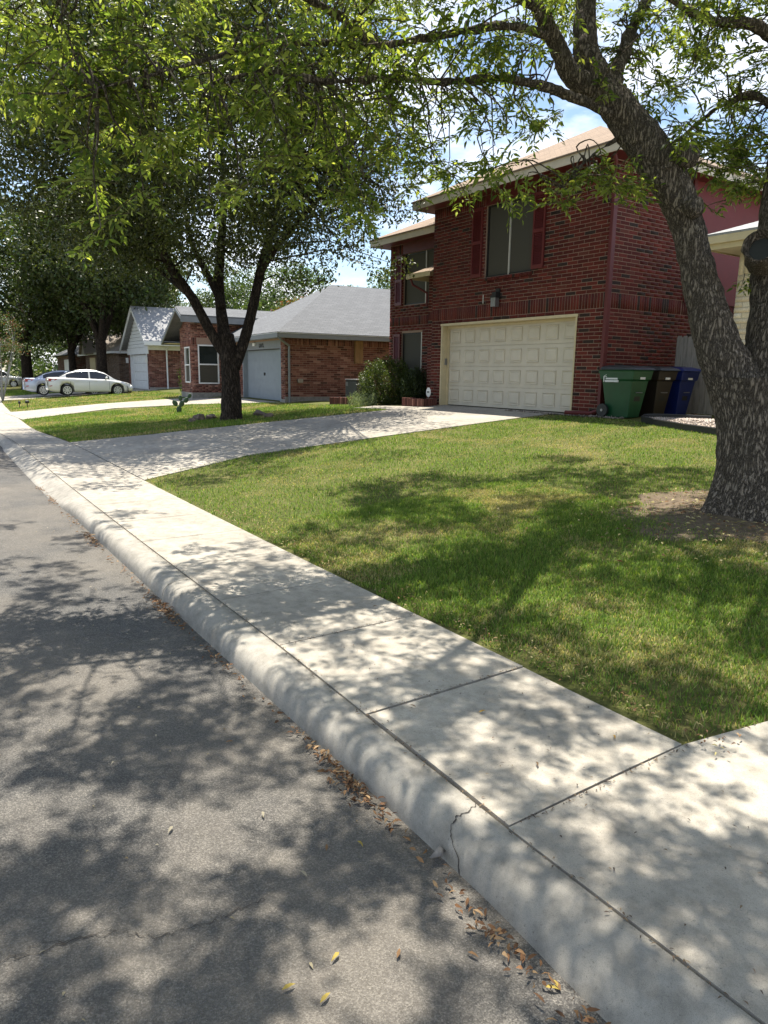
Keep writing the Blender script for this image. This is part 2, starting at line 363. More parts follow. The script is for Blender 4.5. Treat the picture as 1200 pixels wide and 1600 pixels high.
# curb: swept roll profile in sections
def js(x): return -1.0-.052*min(max((x+3.6)/2.2, 0), 1)
def low(x):   # 1 where the curb is dropped for a driveway
    a = 1/(1+math.exp((x+9.3)*5))*1/(1+math.exp((-17.2-x)*5)); b = 1/(1+math.exp((-1.15-x)*6))
    c_ = 1/(1+math.exp((x+28)*4))*1/(1+math.exp((-34-x)*4)); return max(a, b, c_)
curb_root = thing('curb', (0, 0, 0), kind='structure')
cb = [-110, -70, -50, -42, -34.5, -27, -20, -17.3, -8.75, -5.1, 3.2, 12, 40]
for x0, x1 in zip(cb, cb[1:]):
    n = max(3, int((x1-x0)/.35)) if x1 < 15 and x0 > -60 else 6; vs = []; fs = []
    for i in range(n+1):
        x = x0+.003+(x1-x0-.006)*i/n; l = low(x); top = .13
        full = [(-1.25, -.1), (-1.235, -.01), (-1.226, .04), (-1.21, .083), (-1.178, .112), (-1.135, .126), (-1.07, .13), (-1.012, .129), (-1.009, -.08)]
        flat = [(-1.33, -.1), (-1.30, -.01), (-1.285, .012), (-1.25, .028), (-1.2, .05), (-1.13, .083), (-1.05, .117), (-1.012, .129), (-1.009, -.08)]
        for (s1, z1), (s2, z2) in zip(full, flat):
            s = s1*(1-l)+s2*l; s += (js(x)+1)*min(max((s+1.25)/.24, 0), 1); z = z1*(1-l)+z2*l; vs.append((x, s+2.66+street(x)+.005, z+drop(x)))
    k = 9
    for i in range(n):
        for j in range(k-1): a = i*k+j; fs.append((a, a+k, a+k+1, a+1))
    MB().add(vs, fs).build('curb_section', 'curb', curb_root, smooth=True)
# dirt strip under the sidewalk joints
def S(x, s): return (x, s+2.66+street(x))
vs, fs = drape(([S(x, -1.06) for x in xs if -110 <= x <= 40], [S(x, .03) for x in xs if -110 <= x <= 40], 2), '', '', 0)
tag(MB().add([(a, b, c-.03) for a, b, c in vs], fs).build('sidewalk_bed', 'joint'), kind='structure')
walk = thing('sidewalk', (0, 0, 0), kind='structure')
jx = [40, 12, 8, 4.22, 1.2, -1.56, -2.55, -3.53, -4.5, -5.5, -6.5, -7.5, -8.6, -10.2, -13.3, -16.5, -18, -19.5, -21, -22.5, -24, -25.5, -27, -28.5, -31, -33.2, -36, -40, -44, -50, -56, -64, -75, -90, -110]
NS = MB(); nsx = [-1.575, -.6, .6, 2.0, 4.2]; rows = [(-1.047, 0), (0, 0), (.64, .165)]; V = [(x+(0 if i else d_), s_+2.66+street(x), zg(x, s_+2.66+street(x))-t_) for t_ in (0, .1) for s_, d_ in rows for i, x in enumerate(nsx)]; nn = len(nsx); Fc = []
for r_ in range(2):
    for i in range(nn-1): a = r_*nn+i; Fc.append((a, a+1, a+nn+1, a+nn))
k = 3*nn
for i in range(nn-1): Fc.append((i+1, i, i+k, i+1+k)); Fc.append((2*nn+i, 2*nn+i+1, 2*nn+i+1+k, 2*nn+i+k))
for r_ in range(2): Fc.append((r_*nn, (r_+1)*nn, (r_+1)*nn+k, r_*nn+k))
NS.add(V, Fc).build('sidewalk_slab', 'concrete', walk)
for a, b in zip(jx, jx[1:]):
    if 4.2 > b >= -1.56: continue
    gap = .016 if a == -1.56 else .005
    slab('sidewalk_slab', (S(a-(.012 if a == -1.56 else 0), js(a)), S(b, js(b))), (S(a-(.012 if a == -1.56 else 0), 0), S(b, 0)), 3 if a-b < 4 else 8, 0, .08, 'concrete', walk, gap)
# wandering crack in the curb by the wide joint
FULL = [(-1.235, -.01), (-1.226, .04), (-1.21, .083), (-1.178, .112), (-1.135, .126), (-1.07, .13), (-1.012, .129)]; FLAT = [(-1.30, -.01), (-1.285, .012), (-1.25, .028), (-1.2, .05), (-1.13, .083), (-1.05, .117), (-1.012, .129)]
ck = MB(); V = []; xw = -1.6
for i in range(37):
    t_ = i/36*6; j = min(int(t_), 5); f_ = t_-j; xw += rng.normal(0, .006)-.0016*(1-i/36)*2; l = low(xw)
    pr_ = [((a_[0]*(1-l)+b_[0]*l), (a_[1]*(1-l)+b_[1]*l)) for a_, b_ in zip(FULL, FLAT)]
    s_ = pr_[j][0]*(1-f_)+pr_[j+1][0]*f_; s_ += (js(xw)+1)*min(max((s_+1.25)/.24, 0), 1); z_ = pr_[j][1]*(1-f_)+pr_[j+1][1]*f_; w_ = rng.uniform(.0012, .0036)
    for q in (-w_, w_): V.append((xw+q, s_+2.665+street(xw)-.002, z_+.0025))
ck.add(V, [(2*i, 2*i+1, 2*i+3, 2*i+2) for i in range(36)]); tag(ck.build('curb_crack', 'joint'), kind='structure')
drive = thing('driveway', (-13.7, 8, .4), kind='structure')
def dr(t): return -10.25-1.05*min(1, (t/2.2))**.6 - .05*t*.9     # right edge x as a function of distance from the walk
ds = [0.0, 1.95, 4.6, 7.6, 10.12]
for i, (a, b) in enumerate(zip(ds, ds[1:])):
    y0 = 2.66+street(-13.7)+a; y1 = 2.66+street(-13.7)+b
    if i == 3: y1 = 13.05
    xl0, xl1 = (-16.6, -16.45) if i == 0 else (-16.45, -16.45)
    xr0, xr1 = dr(a), dr(b)
    mid0 = (xl0+xr0)/2; mid1 = (xl1+xr1)/2
    if i in (0,): parts = [(xl0, xl1, xr0, xr1)]
    else: parts = [(xl0, xl1, mid0, mid1), (mid0, mid1, xr0, xr1)]
    for l0, l1, r0, r1 in parts:
        e0, e1 = ((r0, 2.665+street(r0)), (l0, 2.665+street(l0))) if i == 0 else ((r0, y0), (l0, y0))
        slab('driveway_slab', (e0, e1), ((r1, y1), (l1, y1)), 6, .008 if i else .004, .1, 'concrete', drive, .006)
vs, fs = drape(([(-10.3, 3.0), (-11.6, 5.2), (-11.7, 13)], [(-16.5, 3.0), (-16.4, 5.2), (-16.4, 13)], 8), '', '', 0)
MB().add([(a, b, c-.008) for a, b, c in vs], fs).build('driveway_bed', 'joint', drive)
# walk in front of the rear wing, joined to the driveway
slab('front_walk_slab', ((-16.46, 11.6), (-18.6, 11.6)), ((-16.46, 12.45), (-18.6, 12.45)), 3, .012, .1, 'concrete', drive)
near_drive = thing('near_driveway', (1.5, 6, .3), kind='structure')
for a, b in ((0, 3), (3, 6.6), (6.6, 10.3)):
    y0, y1 = 2.68+a, 2.68+b; f0, f1 = -1.36, -1.36
    if a == 0:
        y0 = 3.32; f0 = -1.4
    slab('driveway_slab', ((4.2, y0), (f0, y0)), ((4.2, y1), (f1, y1)), 6, .004, .1, 'concrete', near_drive)
nd = thing('neighbour_driveway', (-30, 8, .2), kind='structure')
P4 = [ground(35, 656), ground(180, 638), ground(300, 632), ground(440, 629)]
Q4 = [ground(0, 645), ground(160, 631), ground(290, 622), ground(372, 622)]
Q4[0] = np.array([P4[0][0]-4.9, P4[0][1], 0])
for (a, b), (c_, d_) in zip(zip(P4, P4[1:]), zip(Q4, Q4[1:])):
    slab('driveway_slab', (a[:2], c_[:2]), (b[:2], d_[:2]), 6, .012, .1, 'concrete', nd)
fd = thing('far_driveway', (-48, 8, .2), kind='structure')
for y0, y1 in ((4.9, 8), (8, 11), (11, 13.8)):
    slab('driveway_slab', ((-44.6, y0), (-51, y0)), ((-45.2, y1), (-51.4, y1)), 6, .012, .1, 'concrete', fd)
# ------------------------------------------------------------------ brick work
BRICKS = {}
RED = [(.108, .018, .012), (.135, .024, .016), (.082, .014, .01), (.097, .021, .014), (.036, .021, .016), (.122, .034, .023)]
RED_W = [.3, .22, .2, .14, .08, .06]
PINK = [(.2, .08, .06), (.26, .12, .09), (.16, .06, .046), (.12, .043, .034), (.32, .17, .13), (.085, .036, .029)]
PINK_W = [.28, .2, .2, .16, .08, .08]
CREAM = [(.66, .56, .40), (.62, .52, .37), (.68, .6, .46), (.58, .48, .34)]; CREAM_W = [.4, .25, .2, .15]
BROWN = [(.14, .105, .085), (.1, .07, .055), (.2, .15, .12), (.16, .1, .07)]; BROWN_W = [.3, .3, .2, .2]
class Wall:
    """brick pieces on vertical planes of one building; pieces as (centre, u axis, normal, length, height, colour)"""
    def __init__(s, pal, w, pu=.30, pv=.0838, j=.0125): s.p = []; s.pal = pal; s.w = w; s.pu = pu; s.pv = pv; s.j = j
    def piece(s, o, u, n, u0, u1, z0, z1):
        if u1-u0 < .02 or z1-z0 < .02: return
        s.p.append((o+u*((u0+u1)/2)+np.array([0, 0, (z0+z1)/2]), u, n, u1-u0, z1-z0, s.pal[rng.choice(len(s.pal), p=s.w)]))
    def plane(s, o, u, n, length, z0, z1, holes=(), soldiers=(), clip=None):
        o, u, n = [np.array(v, float) for v in (o, u, n)]; r = 0; z = z0; j = s.j
        while z < z1-.02:
            sol = next((q for q in soldiers if abs(q[0]-z) < s.pv*.5), None)
            if sol:
                top = sol[1]; a, b = (sol[2], sol[3]) if len(sol) > 2 else (0, length); k = a
                while k < b-.03:
                    e = min(k+s.pv, b)
                    if not any(k+.02 < h[1] and e-.02 > h[0] and z+.01 < h[3] and top-.01 > h[2] for h in holes): s.piece(o, u, n, k+j/2, e-j/2, z+j/2, top-j/2)
                    k += s.pv
                if len(sol) <= 2: z = top; r += 1; continue
                spans = [(0, a), (b, length)]; zt = top
                while z < zt-.02: s.row(o, u, n, spans, z, min(z+s.pv, zt), r, holes); z += s.pv; r += 1
                z = zt; continue
            zt = min(z+s.pv, z1)
            L1 = length if clip is None else clip(z+s.pv/2)
            s.row(o, u, n, [(0, L1) if not isinstance(L1, tuple) else L1], z, zt, r, holes); z += s.pv; r += 1
    def row(s, o, u, n, spans, z0, z1, r, holes):
        j = s.j; cuts = []
        for h in holes:
            if z0+.02 < h[3] and z1-.02 > h[2]: cuts.append((h[0], h[1]))
        for a, b in spans:
            segs = [(a, b)]
            for c0, c1 in cuts:
                ns = []
                for p, q in segs:
                    if c1 <= p or c0 >= q: ns.append((p, q)); continue
                    if c0 > p: ns.append((p, c0))
                    if c1 < q: ns.append((c1, q))
                segs = ns
            for p, q in segs:
                off = -s.pu*.5*(r % 2)-s.pu; k = math.floor((p-off)/s.pu)*s.pu+off
                while k < q-.01:
                    e = k+s.pu; u0, u1 = max(k, p), min(e, q)
                    if u1-u0 > .04: s.piece(o, u, n, u0+(j/2 if u0 > p else .001), u1-(j/2 if u1 < q else .001), z0+j/2, z1-j/2)
                    k = e
    def build(s, parent, individuals=300, proud=.005, depth=.05):
        o_ = ORG[parent.name]; pos = np.array([p[0] for p in s.p]); dist = np.linalg.norm(pos-CAM, axis=1)
        d_ = (pos-CAM)@FW; sx = 600+FPX*((pos-CAM)@RT)/d_; sy = 800-FPX*((pos-CAM)@UP)/d_
        facing = np.array([(p[2]@(CAM-p[0])) for p in s.p]); ok = (facing > 0) & (d_ > 0) & (sx > 0) & (sx < 1200) & (sy > 0) & (sy < 1600)
        order = [i for i in np.argsort(dist) if ok[i] and (abs(s.p[i][3]-(s.pu-s.j)) < .003 and abs(s.p[i][4]-(s.pv-s.j)) < .003)][:individuals]
        ind = set(order); cache = {}
        for i in order:
            c, u, n, ln, h, col = s.p[i]; key = (col, tuple(np.round(u, 3)))
            if key not in cache:
                m = MB(); V = []
                for e in (-depth, 0):
                    for a, b in ((-1, -1), (1, -1), (1, 1), (-1, 1)):
                        k = .993 if e == 0 else 1
                        V.append(u*(a*ln/2*k)+np.array([0, 0, b*h/2*k])+n*e)
                m.add(V, [(4, 5, 6, 7), (0, 1, 5, 4), (1, 2, 6, 5), (2, 3, 7, 6), (3, 0, 4, 7)])
                me = bpy.data.meshes.new('brick'); me.from_pydata([tuple(v) for v in m.v], [], m.f); me.update(); me.materials.append(M['brick'])
                at = me.color_attributes.new('col', 'FLOAT_COLOR', 'POINT'); at.data.foreach_set('color', np.tile(np.array([*col, 1], np.float32), len(me.vertices))); cache[key] = me
            ob = bpy.data.objects.new('brick', cache[key]); C.objects.link(ob); ob.parent = parent
            ob.location = tuple(c+n*(proud+rng.normal(0, .0012))-o_)
        V = []; Cc = []; rest = [p for i, p in enumerate(s.p) if i not in ind]
        for c, u, n, ln, h, col in rest:
            jn = rng.normal(0, .0012); k = 1+rng.normal(0, .1)
            for e in (-depth, proud+jn):
                for a, b in ((-1, -1), (1, -1), (1, 1), (-1, 1)): V.append(c+u*(a*ln/2)+np.array([0, 0, b*h/2])+n*e-o_); Cc.append(np.array(col)*k)
        if rest:
            base = np.array([(4, 5, 6, 7), (0, 1, 5, 4), (1, 2, 6, 5), (2, 3, 7, 6), (3, 0, 4, 7)]); T = (np.arange(len(rest))[:, None, None]*8+base[None]).reshape(-1, 4)
            ob = np_mesh('brickwork', np.array(V), T, 'brick', np.array(Cc), parent, quads=True); ob['kind'] = 'stuff'
X_, Y_, Z_ = np.array([1., 0, 0]), np.array([0, 1., 0]), np.array([0, 0, 1.])
# ------------------------------------------------------------------ the two-storey brick house
FY = 13.07; HX0, HX1 = -16.65, -10.54; WY = 13.95; WX0 = -20.05; HB = 24.0; ZE = 6.2; ZB = .8; ZW = 5.75
house = thing('brick_house', ((HX0+HX1)/2, FY+4, ZB), 'two-storey dark red brick house with cream garage door and maroon shutters', 'house')
gx0, gx1, gz1 = -16.2, -11.3, 3.08
wall = MB()
t = .05
# front wall core with the garage and window openings left out
def front_core(m, x0, x1, y, z0, z1, holes, thick=.2):
    xsr = sorted({x0, x1, *[h[0] for h in holes], *[h[1] for h in holes]}); zsr = sorted({z0, z1, *[h[2] for h in holes], *[h[3] for h in holes]})
    xsr = [v for v in xsr if x0 <= v <= x1]; zsr = [v for v in zsr if z0 <= v <= z1]
    for a, b in zip(xsr, xsr[1:]):
        for c, d in zip(zsr, zsr[1:]):
            if any(a >= h[0]-1e-6 and b <= h[1]+1e-6 and c >= h[2]-1e-6 and d <= h[3]+1e-6 for h in holes): continue
            m.box((a, y, c), (b, y+thick, d))
win_main = (-14.5, -12.84, 4.17, 5.93)
holes_main = [(gx0, gx1, 0, gz1), win_main]
front_core(wall, HX0, HX1, FY, ZB-.15, ZE, holes_main)
wup = (-19.3, -17.0, 3.85, 5.42); wlo = (-19.36, -18.28, .95, 2.98)
front_core(wall, WX0, HX0, WY, ZB-.3, ZW, [wup, wlo])
wall.box((HX1-.2, FY+.2, ZB-.15), (HX1, HB, ZE)); wall.box((WX0, WY+.2, ZB-.3), (WX0+.2, HB, ZW)); wall.box((WX0, HB, ZB-.3), (HX1, HB+.2, ZW))
wall.box((HX0, FY+.2, ZB-.15), (HX0+.2, WY, ZE)); wall.box((HX0+.2, WY+.6, ZW-.1), (HX0+.4, HB, ZE))
# porch corner block between the wings
PX0 = -17.2; PY = 13.35; wall.box((PX0, PY, ZB-.2), (HX0-.002, WY-.002, 4.55))
wall_o = wall.build('wall', 'mortar', house)
BW = Wall(RED, RED_W)
sold = [(3.2, 3.5), (5.86, 6.14)]
def shift(h, x0): return (h[0]-x0, h[1]-x0, h[2], h[3])
BW.plane((HX0, FY, 0), X_, -Y_, HX1-HX0, ZB+.02, ZE, [shift(h, HX0) for h in (holes_main[0], (win_main[0], win_main[1], win_main[2]-.09, win_main[3]+.4))], [(3.2, 3.5), (5.9, 6.19)])
# rowlock courses over the garage and under the window
def rowlock(o, u, n, a, b, z0, z1, step=.09):
    k = a
    while k < b-.02: BW.piece(np.array(o, float), u, n+0*u, k+.006, min(k+step, b)-.006, z0, z1); k += step
rowlock((HX0, FY-.012, 0), X_, -Y_, win_main[0]-HX0-.05, win_main[1]-HX0+.05, win_main[2]-.09, win_main[2]-.01)
BW.plane((HX1, FY, 0), Y_, X_, 2.78, ZB+.02, ZE, (), [(3.2, 3.5)])
BW.plane((HX1, FY+2.78, 0), Y_, X_, HB-FY-2.78, ZB+.02, 3.5, (), [(3.2, 3.5)])
BW.plane((WX0, WY, 0), X_, -Y_, PX0-WX0+.3, ZB-.02, ZW, [shift((wup[0], wup[1], wup[2], wup[3]+.4), WX0), shift(wlo, WX0)], [(3.2, 3.5), (5.45, 5.74)])
BW.plane((PX0, PY, 0), X_, -Y_, HX0-PX0, ZB, 4.5, (), [(3.2, 3.5)])
BW.plane((HX0, FY, 0), Y_, -X_, WY-FY, ZB, ZE, ())
BW.build(wall_o, 300)
# maroon frieze and siding
m = MB(); m.box((HX1, FY+2.8, 3.5), (HX1+.03, HB+.2, ZE)); sid = m.build('siding', 'siding', house)
m = MB(); m.box((HX1+.03, FY+2.79, 3.46), (HX1+.05, FY+2.9, ZE)); m.build('corner_board', 'maroon', house)
m = MB(); m.box((win_main[0]-.02, FY-.03, win_main[3]), (win_main[1]+.02, FY, ZE-.02)); m.build('window_header', 'maroon', house)
m = MB(); m.box((wup[0]-.02, WY-.03, wup[3]), (HX0-.01, WY, ZW-.02)); m.build('window_header', 'maroon', house)
# eaves
OV = .47
m = MB(); m.box((HX0-.42, FY-OV+.02, ZE), (HX1+OV-.02, FY+.15, ZE+.02)); m.box((HX1-.1, FY+.152, ZE), (HX1+OV-.02, HB+OV, ZE+.02)); m.box((HX0-.42, FY+.152, ZE), (HX0+.1, HB, ZE+.02)); m.build('soffit', 'maroon', house)
m = MB(); m.box((HX0-.44, FY-OV, ZE-.01), (HX1+OV, FY-OV+.02, ZE+.17)); m.box((HX1+OV-.02, FY-OV+.022, ZE-.01), (HX1+OV, HB+OV, ZE+.17)); m.box((HX0-.44, FY-OV+.022, ZE-.01), (HX0-.42, HB, ZE+.17)); m.build('fascia', 'fascia', house)
def hip(m, x0, x1, y0, y1, z, pitch, thick=.035):
    """hip roof with its ridge along the longer side"""
    w = min(x1-x0, y1-y0)/2; zr = z+w*pitch
    if y1-y0 >= x1-x0: r0, r1 = (x0+w, y0+w, zr), (x0+w, y1-w, zr)
    else: r0, r1 = (x0+w, y0+w, zr), (x1-w, y0+w, zr)
    a, b, c, d = (x0, y0, z), (x1, y0, z), (x1, y1, z), (x0, y1, z)
    dn = lambda p: (p[0], p[1], p[2]-thick)
    if y1-y0 >= x1-x0: m.add([a, b, c, d, r0, r1], [(0, 1, 4), (1, 2, 5, 4), (2, 3, 5), (3, 0, 4, 5)])
    else: m.add([a, b, c, d, r0, r1], [(0, 1, 5, 4), (1, 2, 5), (2, 3, 4, 5), (3, 0, 4)])
    m.add([a, b, c, d, dn(a), dn(b), dn(c), dn(d)], [(1, 0, 4, 5), (2, 1, 5, 6), (3, 2, 6, 7), (0, 3, 7, 4), (4, 7, 6, 5)])
m = MB(); hip(m, HX0-.47, HX1+OV+.03, FY-OV-.03, HB+OV, ZE+.205, .5); roof = m.build('roof', 'shingle_tan', house)
m = MB(); m.box((WX0-.5, WY-.45, ZW), (HX0-.01, WY+.1, ZW+.02)); m.box((WX0-.5, WY+.102, ZW), (WX0+.1, HB, ZW+.02)); m.build('soffit', 'maroon', house)
m = MB(); m.box((WX0-.52, WY-.47, ZW-.01), (HX0-.01, WY-.45, ZW+.17)); m.box((WX0-.52, WY-.448, ZW-.01), (WX0-.5, HB, ZW+.17)); m.build('fascia', 'fascia', house)
m = MB(); hip(m, WX0-.55, HX0+3, WY-.5, HB, ZW+.205, .46); m.build('roof', 'shingle_tan', house)
# little hipped roof on the porch corner
m = MB(); z = 4.55; a, b, c, d = (PX0-.55, PY-.4, z), (HX0-.003, PY-.4, z), (HX0-.003, WY-.01, z+.02), (PX0-.55, WY-.01, z)
m.add([a, b, c, d, (HX0-.003, WY-.01, z+.5), (PX0+.1, WY-.01, z+.4)], [(0, 1, 4, 5), (0, 5, 3), (0, 3, 2, 1), (1, 2, 4)]); pr = m.build('porch_roof', 'shingle_tan', house)
m = MB(); m.box((PX0-.57, PY-.43, z-.12), (HX0-.003, PY-.402, z+.015)); m.box((PX0-.58, PY-.4, z-.12), (PX0-.552, WY-.01, z+.015)); m.build('gutter', 'cream_paint', pr)
m = MB(); m.tube([(PX0-.45, PY-.36, z-.08), (PX0-.4, PY-.3, z-.28), (PX0-.05, PY-.02, z-.52), (PX0-.05, PY-.03, z-.9)], .035, 8); m.build('downspout', 'maroon', house)
# garage opening, trim, door
gt = thing('garage_tmp', (0, 0, 0)); bpy.data.objects.remove(gt)
m = MB(); d0 = FY-.02; DY = FY+.24
m.box((gx0, d0, ZB), (gx0+.045, DY+.05, gz1-.06)); m.box((gx1-.045, d0, ZB), (gx1, DY+.05, gz1-.06)); m.box((gx0-.02, d0-.01, gz1-.06), (gx1+.02, DY+.05, gz1)); gf = m.build('garage_frame', 'cream_paint', house)
m = MB(); m.box((gx0+.04, DY-.05, ZB+.02), (gx0+.1, DY-.005, gz1-.062)); m.box((gx1-.1, DY-.05, ZB+.02), (gx1-.04, DY-.005, gz1-.062)); m.box((gx0+.1, DY-.05, gz1-.13), (gx1-.1, DY-.005, gz1-.062)); m.build('door_stop', 'cream_paint', gf)
m = MB(); m.box((gx0+.044, FY+.1, 1.95), (gx0+.07, FY+.17, 2.13)); m.build('keypad', 'metal', gf)
m = MB(); m.box((gx0+.047, FY-.02, ZB-.05), (gx1-.047, DY+.1, ZB+.012)); m.build('garage_sill', 'foundation', house)
door = MB(); dx0, dx1 = gx0+.06, gx1-.06; dz0, dz1 = ZB+.03, gz1-.09; sh = (dz1-dz0)/4
for k in range(4): door.box((dx0, DY, dz0+k*sh+.005), (dx1, DY+.04, dz0+(k+1)*sh-.005))
door.box((dx0, DY+.02, dz0), (dx1, DY+.045, dz1)); dob = bevel(door.build('garage_door', 'door_white', house), .004)
pw = (dx1-dx0)/8
def raised(m, x0, x1, z0, z1, y):
    """a pressed panel: groove round a raised field"""
    s = [(x0, z0, 0), (x1, z0, 0), (x1, z1, 0), (x0, z1, 0)]; R = [(0, 0), (.022, -.018), (.05, -.018), (.085, .006)]; V = []; Fc = []
    for i, (ins, h) in enumerate([(0, .001), (.02, .022), (.035, .022), (.06, .004)]):
        for (a, b) in ((x0+ins, z0+ins), (x1-ins, z0+ins), (x1-ins, z1-ins), (x0+ins, z1-ins)): V.append((a, y-.026+h, b))
    for i in range(3):
        for k in range(4): Fc.append((i*4+k, i*4+(k+1) % 4, (i+1)*4+(k+1) % 4, (i+1)*4+k))
    Fc.append((12, 13, 14, 15))
    for k in range(4): Fc.append(((k+1) % 4, k, 16+k, 16+(k+1) % 4))
    for (a, b) in ((x0, z0), (x1, z0), (x1, z1), (x0, z1)): V.append((a, y+.004, b))
    m.add(V, Fc)
for k in range(4):
    for i in range(8):
        x0 = dx0+i*pw+.1; x1 = dx0+(i+1)*pw-.1; z0 = dz0+k*sh+.1; z1 = dz0+(k+1)*sh-.1
        m = MB(); raised(m, x0, x1, z0, z1, DY); m.build('door_panel', 'door_white', dob)
m = MB(); m.box((-13.78, DY-.03, dz1-.02), (-13.7, DY, dz1+.03)); m.build('door_latch', 'metal', dob)
# windows with solar screens
def window(h, y, mull, name='window'):
    x0, x1, z0, z1 = h
    m = MB(); fr = .045
    m.box((x0, y+.05, z0), (x0+fr, y+.12, z1)); m.box((x1-fr, y+.05, z0), (x1, y+.12, z1)); m.box((x0+fr, y+.05, z0), (x1-fr, y+.12, z0+fr)); m.box((x0+fr, y+.05, z1-fr), (x1-fr, y+.12, z1))
    w = m.build('window', 'black', house)
    ed = sorted([x0+fr, x1-fr, *mull])
    for a, b in zip(ed, ed[1:]):
        q = MB(); q.box((a+.015, y+.07, z0+fr), (b-.015, y+.085, z1-fr)); q.build('solar_screen', 'screen', w)
    for mu in mull:
        q = MB(); q.box((mu-.02, y+.045, z0+.01), (mu+.02, y+.1, z1-.01)); q.build('mullion', 'alu', w)
    q = MB(); q.box((x0-.01, y+.13, z0-.01), (x1+.01, y+.15, z1+.01)); q.build('pane', 'glass', w)
    return w
window(win_main, FY, [-13.67]); window(wup, WY, [-18.2]); wl_ = window(wlo, WY, [])
q = MB(); q.box((wlo[1]-.02, WY-.01, wlo[2]), (wlo[1]+.02, WY+.1, wlo[3])); q.build('side_trim', 'alu', wl_)
def shutter(x0, x1, z0, z1, y):
    m = MB(); f_ = .05; zm = (z0+z1)/2
    m.box((x0, y-.045, z0), (x0+f_, y-.004, z1)); m.box((x1-f_, y-.045, z0), (x1, y-.004, z1))
    for a, b in ((z0, z0+.09), (zm-.04, zm+.04), (z1-.08, z1)): m.box((x0+f_, y-.045, a), (x1-f_, y-.004, b))
    m.box((x0+f_, y-.012, z0+.05), (x1-f_, y-.005, z1-.05))
    s_ = m.build('shutter', 'shutter', house); q = MB()
    for a, b in ((z0+.09, zm-.04), (zm+.04, z1-.08)):
        z = a+.004
        while z < b-.03: q.add([(x0+f_, y-.04, z), (x1-f_, y-.04, z), (x1-f_, y-.014, z+.034), (x0+f_, y-.014, z+.034), (x0+f_, y-.034, z-.002), (x1-f_, y-.034, z-.002)], [(0, 1, 2, 3), (4, 5, 1, 0)]); z += .038
    q.build('louvers', 'shutter', s_)
shutter(-15.0, -14.6, 4.2, 5.93, FY-.01); shutter(-12.8, -12.42, 4.2, 5.93, FY-.01)
shutter(-19.72, -19.36, 3.86, 5.4, WY-.01); shutter(-19.76, -19.4, 1.15, 2.96, WY-.01)
# wall lamp over the garage, small conduit
lx = -13.93; m = MB(); m.box((lx-.07, FY-.05, 3.6), (lx+.07, FY-.012, 3.85)); m.box((lx-.1, FY-.2, 3.62), (lx+.1, FY-.05, 3.68)); m.box((lx-.08, FY-.17, 3.681), (lx+.08, FY-.06, 3.76)); lamp = m.build('wall_lamp', 'black', house)
m = MB(); m.box((lx-.085, FY-.19, 3.4), (lx+.085, FY-.06, 3.619)); m.build('lamp_glass', 'metal', lamp)
m = MB(); m.tube([(-14.48, FY-.03, 3.52), (-14.48, FY-.03, 3.74)], .014, 6); m.build('conduit', 'alu', house)
# downspout at the corner with its kicked-out foot
cx = HX1+.045; m = MB(); m.box((cx-.04, FY-.02-.05, ZB+.22), (cx+.045, FY+.06, 5.6)); m.add([], []); ds_ = m.build('downspout', 'maroon', house); bevel(ds_, .012)
m = MB(); m.tube([(cx, FY-.01, ZB+.25), (cx, FY-.05, ZB+.14), (cx-.12, FY-.16, ZB+.07), (cx-.75, FY-.28, ZB+.06)], .05, 8); m.build('downspout_foot', 'maroon', ds_)
for z in (2.2, 5.2): m = MB(); m.box((cx-.05, FY-.078, z), (cx+.055, FY+.068, z+.03)); m.build('strap', 'maroon', ds_)
m = MB(); m.tube([(cx, FY-.01, 5.6), (cx+.02, FY-.1, 5.8), (cx+.2, FY-.3, 6.08), (cx+.2, FY-.36, 6.19)], .04, 8); m.build('downspout_elbow', 'maroon', ds_)
m = MB(); m.tube([(HX1-.35, FY-.2, ZE-.12), (HX1-.35, FY-.3, ZE-.16)], [.05, .07], 10); m.tube([(HX1-.35, FY-.2, ZE-.12), (HX1-.35, FY-.2, ZE)], .02, 6); m.build('flood_light', 'white_paint', house)
# ------------------------------------------------------------------ planter, sign, shrubs, air conditioner
pl = ground(655, 637); plx0, plx1, ply0, ply1 = -17.25, -16.25, 12.52, 13.02
planter = thing('brick_planter', (-16.75, 12.7, zg(-16.75, 12.7)), 'low planter edged with upright red bricks beside the garage', 'planter')
zb = zg(-16.75, 12.6)
def up_brick(x, y, ax, col, parent, zb):
    m = MB(); w = .033
    m.box((x-w if ax else x-.045, y-.045 if ax else y-w, zb-.05), (x+w if ax else x+.045, y+.045 if ax else y+w, zb+.235+random.uniform(-.01, .01)))
    o = bevel(m.build('brick', 'brick', parent), .005, 1)
    a = o.data.color_attributes.new('col', 'FLOAT_COLOR', 'POINT'); a.data.foreach_set('color', np.tile(np.array([*(np.array(col)*random.uniform(.6, 1.3)), 1], np.float32), len(o.data.vertices)))
for x in np.arange(plx0+.04, plx1, .082): up_brick(x, ply0, True, random.choice(PINK[:4]), planter, zb)
for y in np.arange(ply0+.1, ply1, .082): up_brick(plx1-.01, y, False, random.choice(PINK[2:4]), planter, zb); up_brick(plx0+.01, y, False, random.choice(PINK[2:4]), planter, zb)
m = MB(); m.box((plx0+.06, ply0+.05, zb), (plx1-.06, ply1, zb+.16)); m.build('planting_soil', 'dirt', planter)
sg = thing('yard_sign', (-16.33, 12.75, zb+.16), 'small white octagonal security sign on a stake in the brick planter', 'sign')
m = MB(); m.tube([(-16.33, 12.75, zb+.1), (-16.33, 12.75, zb+.3)], .008, 6); m.build('stake', 'metal', sg)
m = MB(); n = 8; ring = [(-16.33+.11*math.cos(a)*.95, 12.75, zb+.42+.14*math.sin(a)) for a in [math.pi/8+i*math.pi/4 for i in range(8)]]
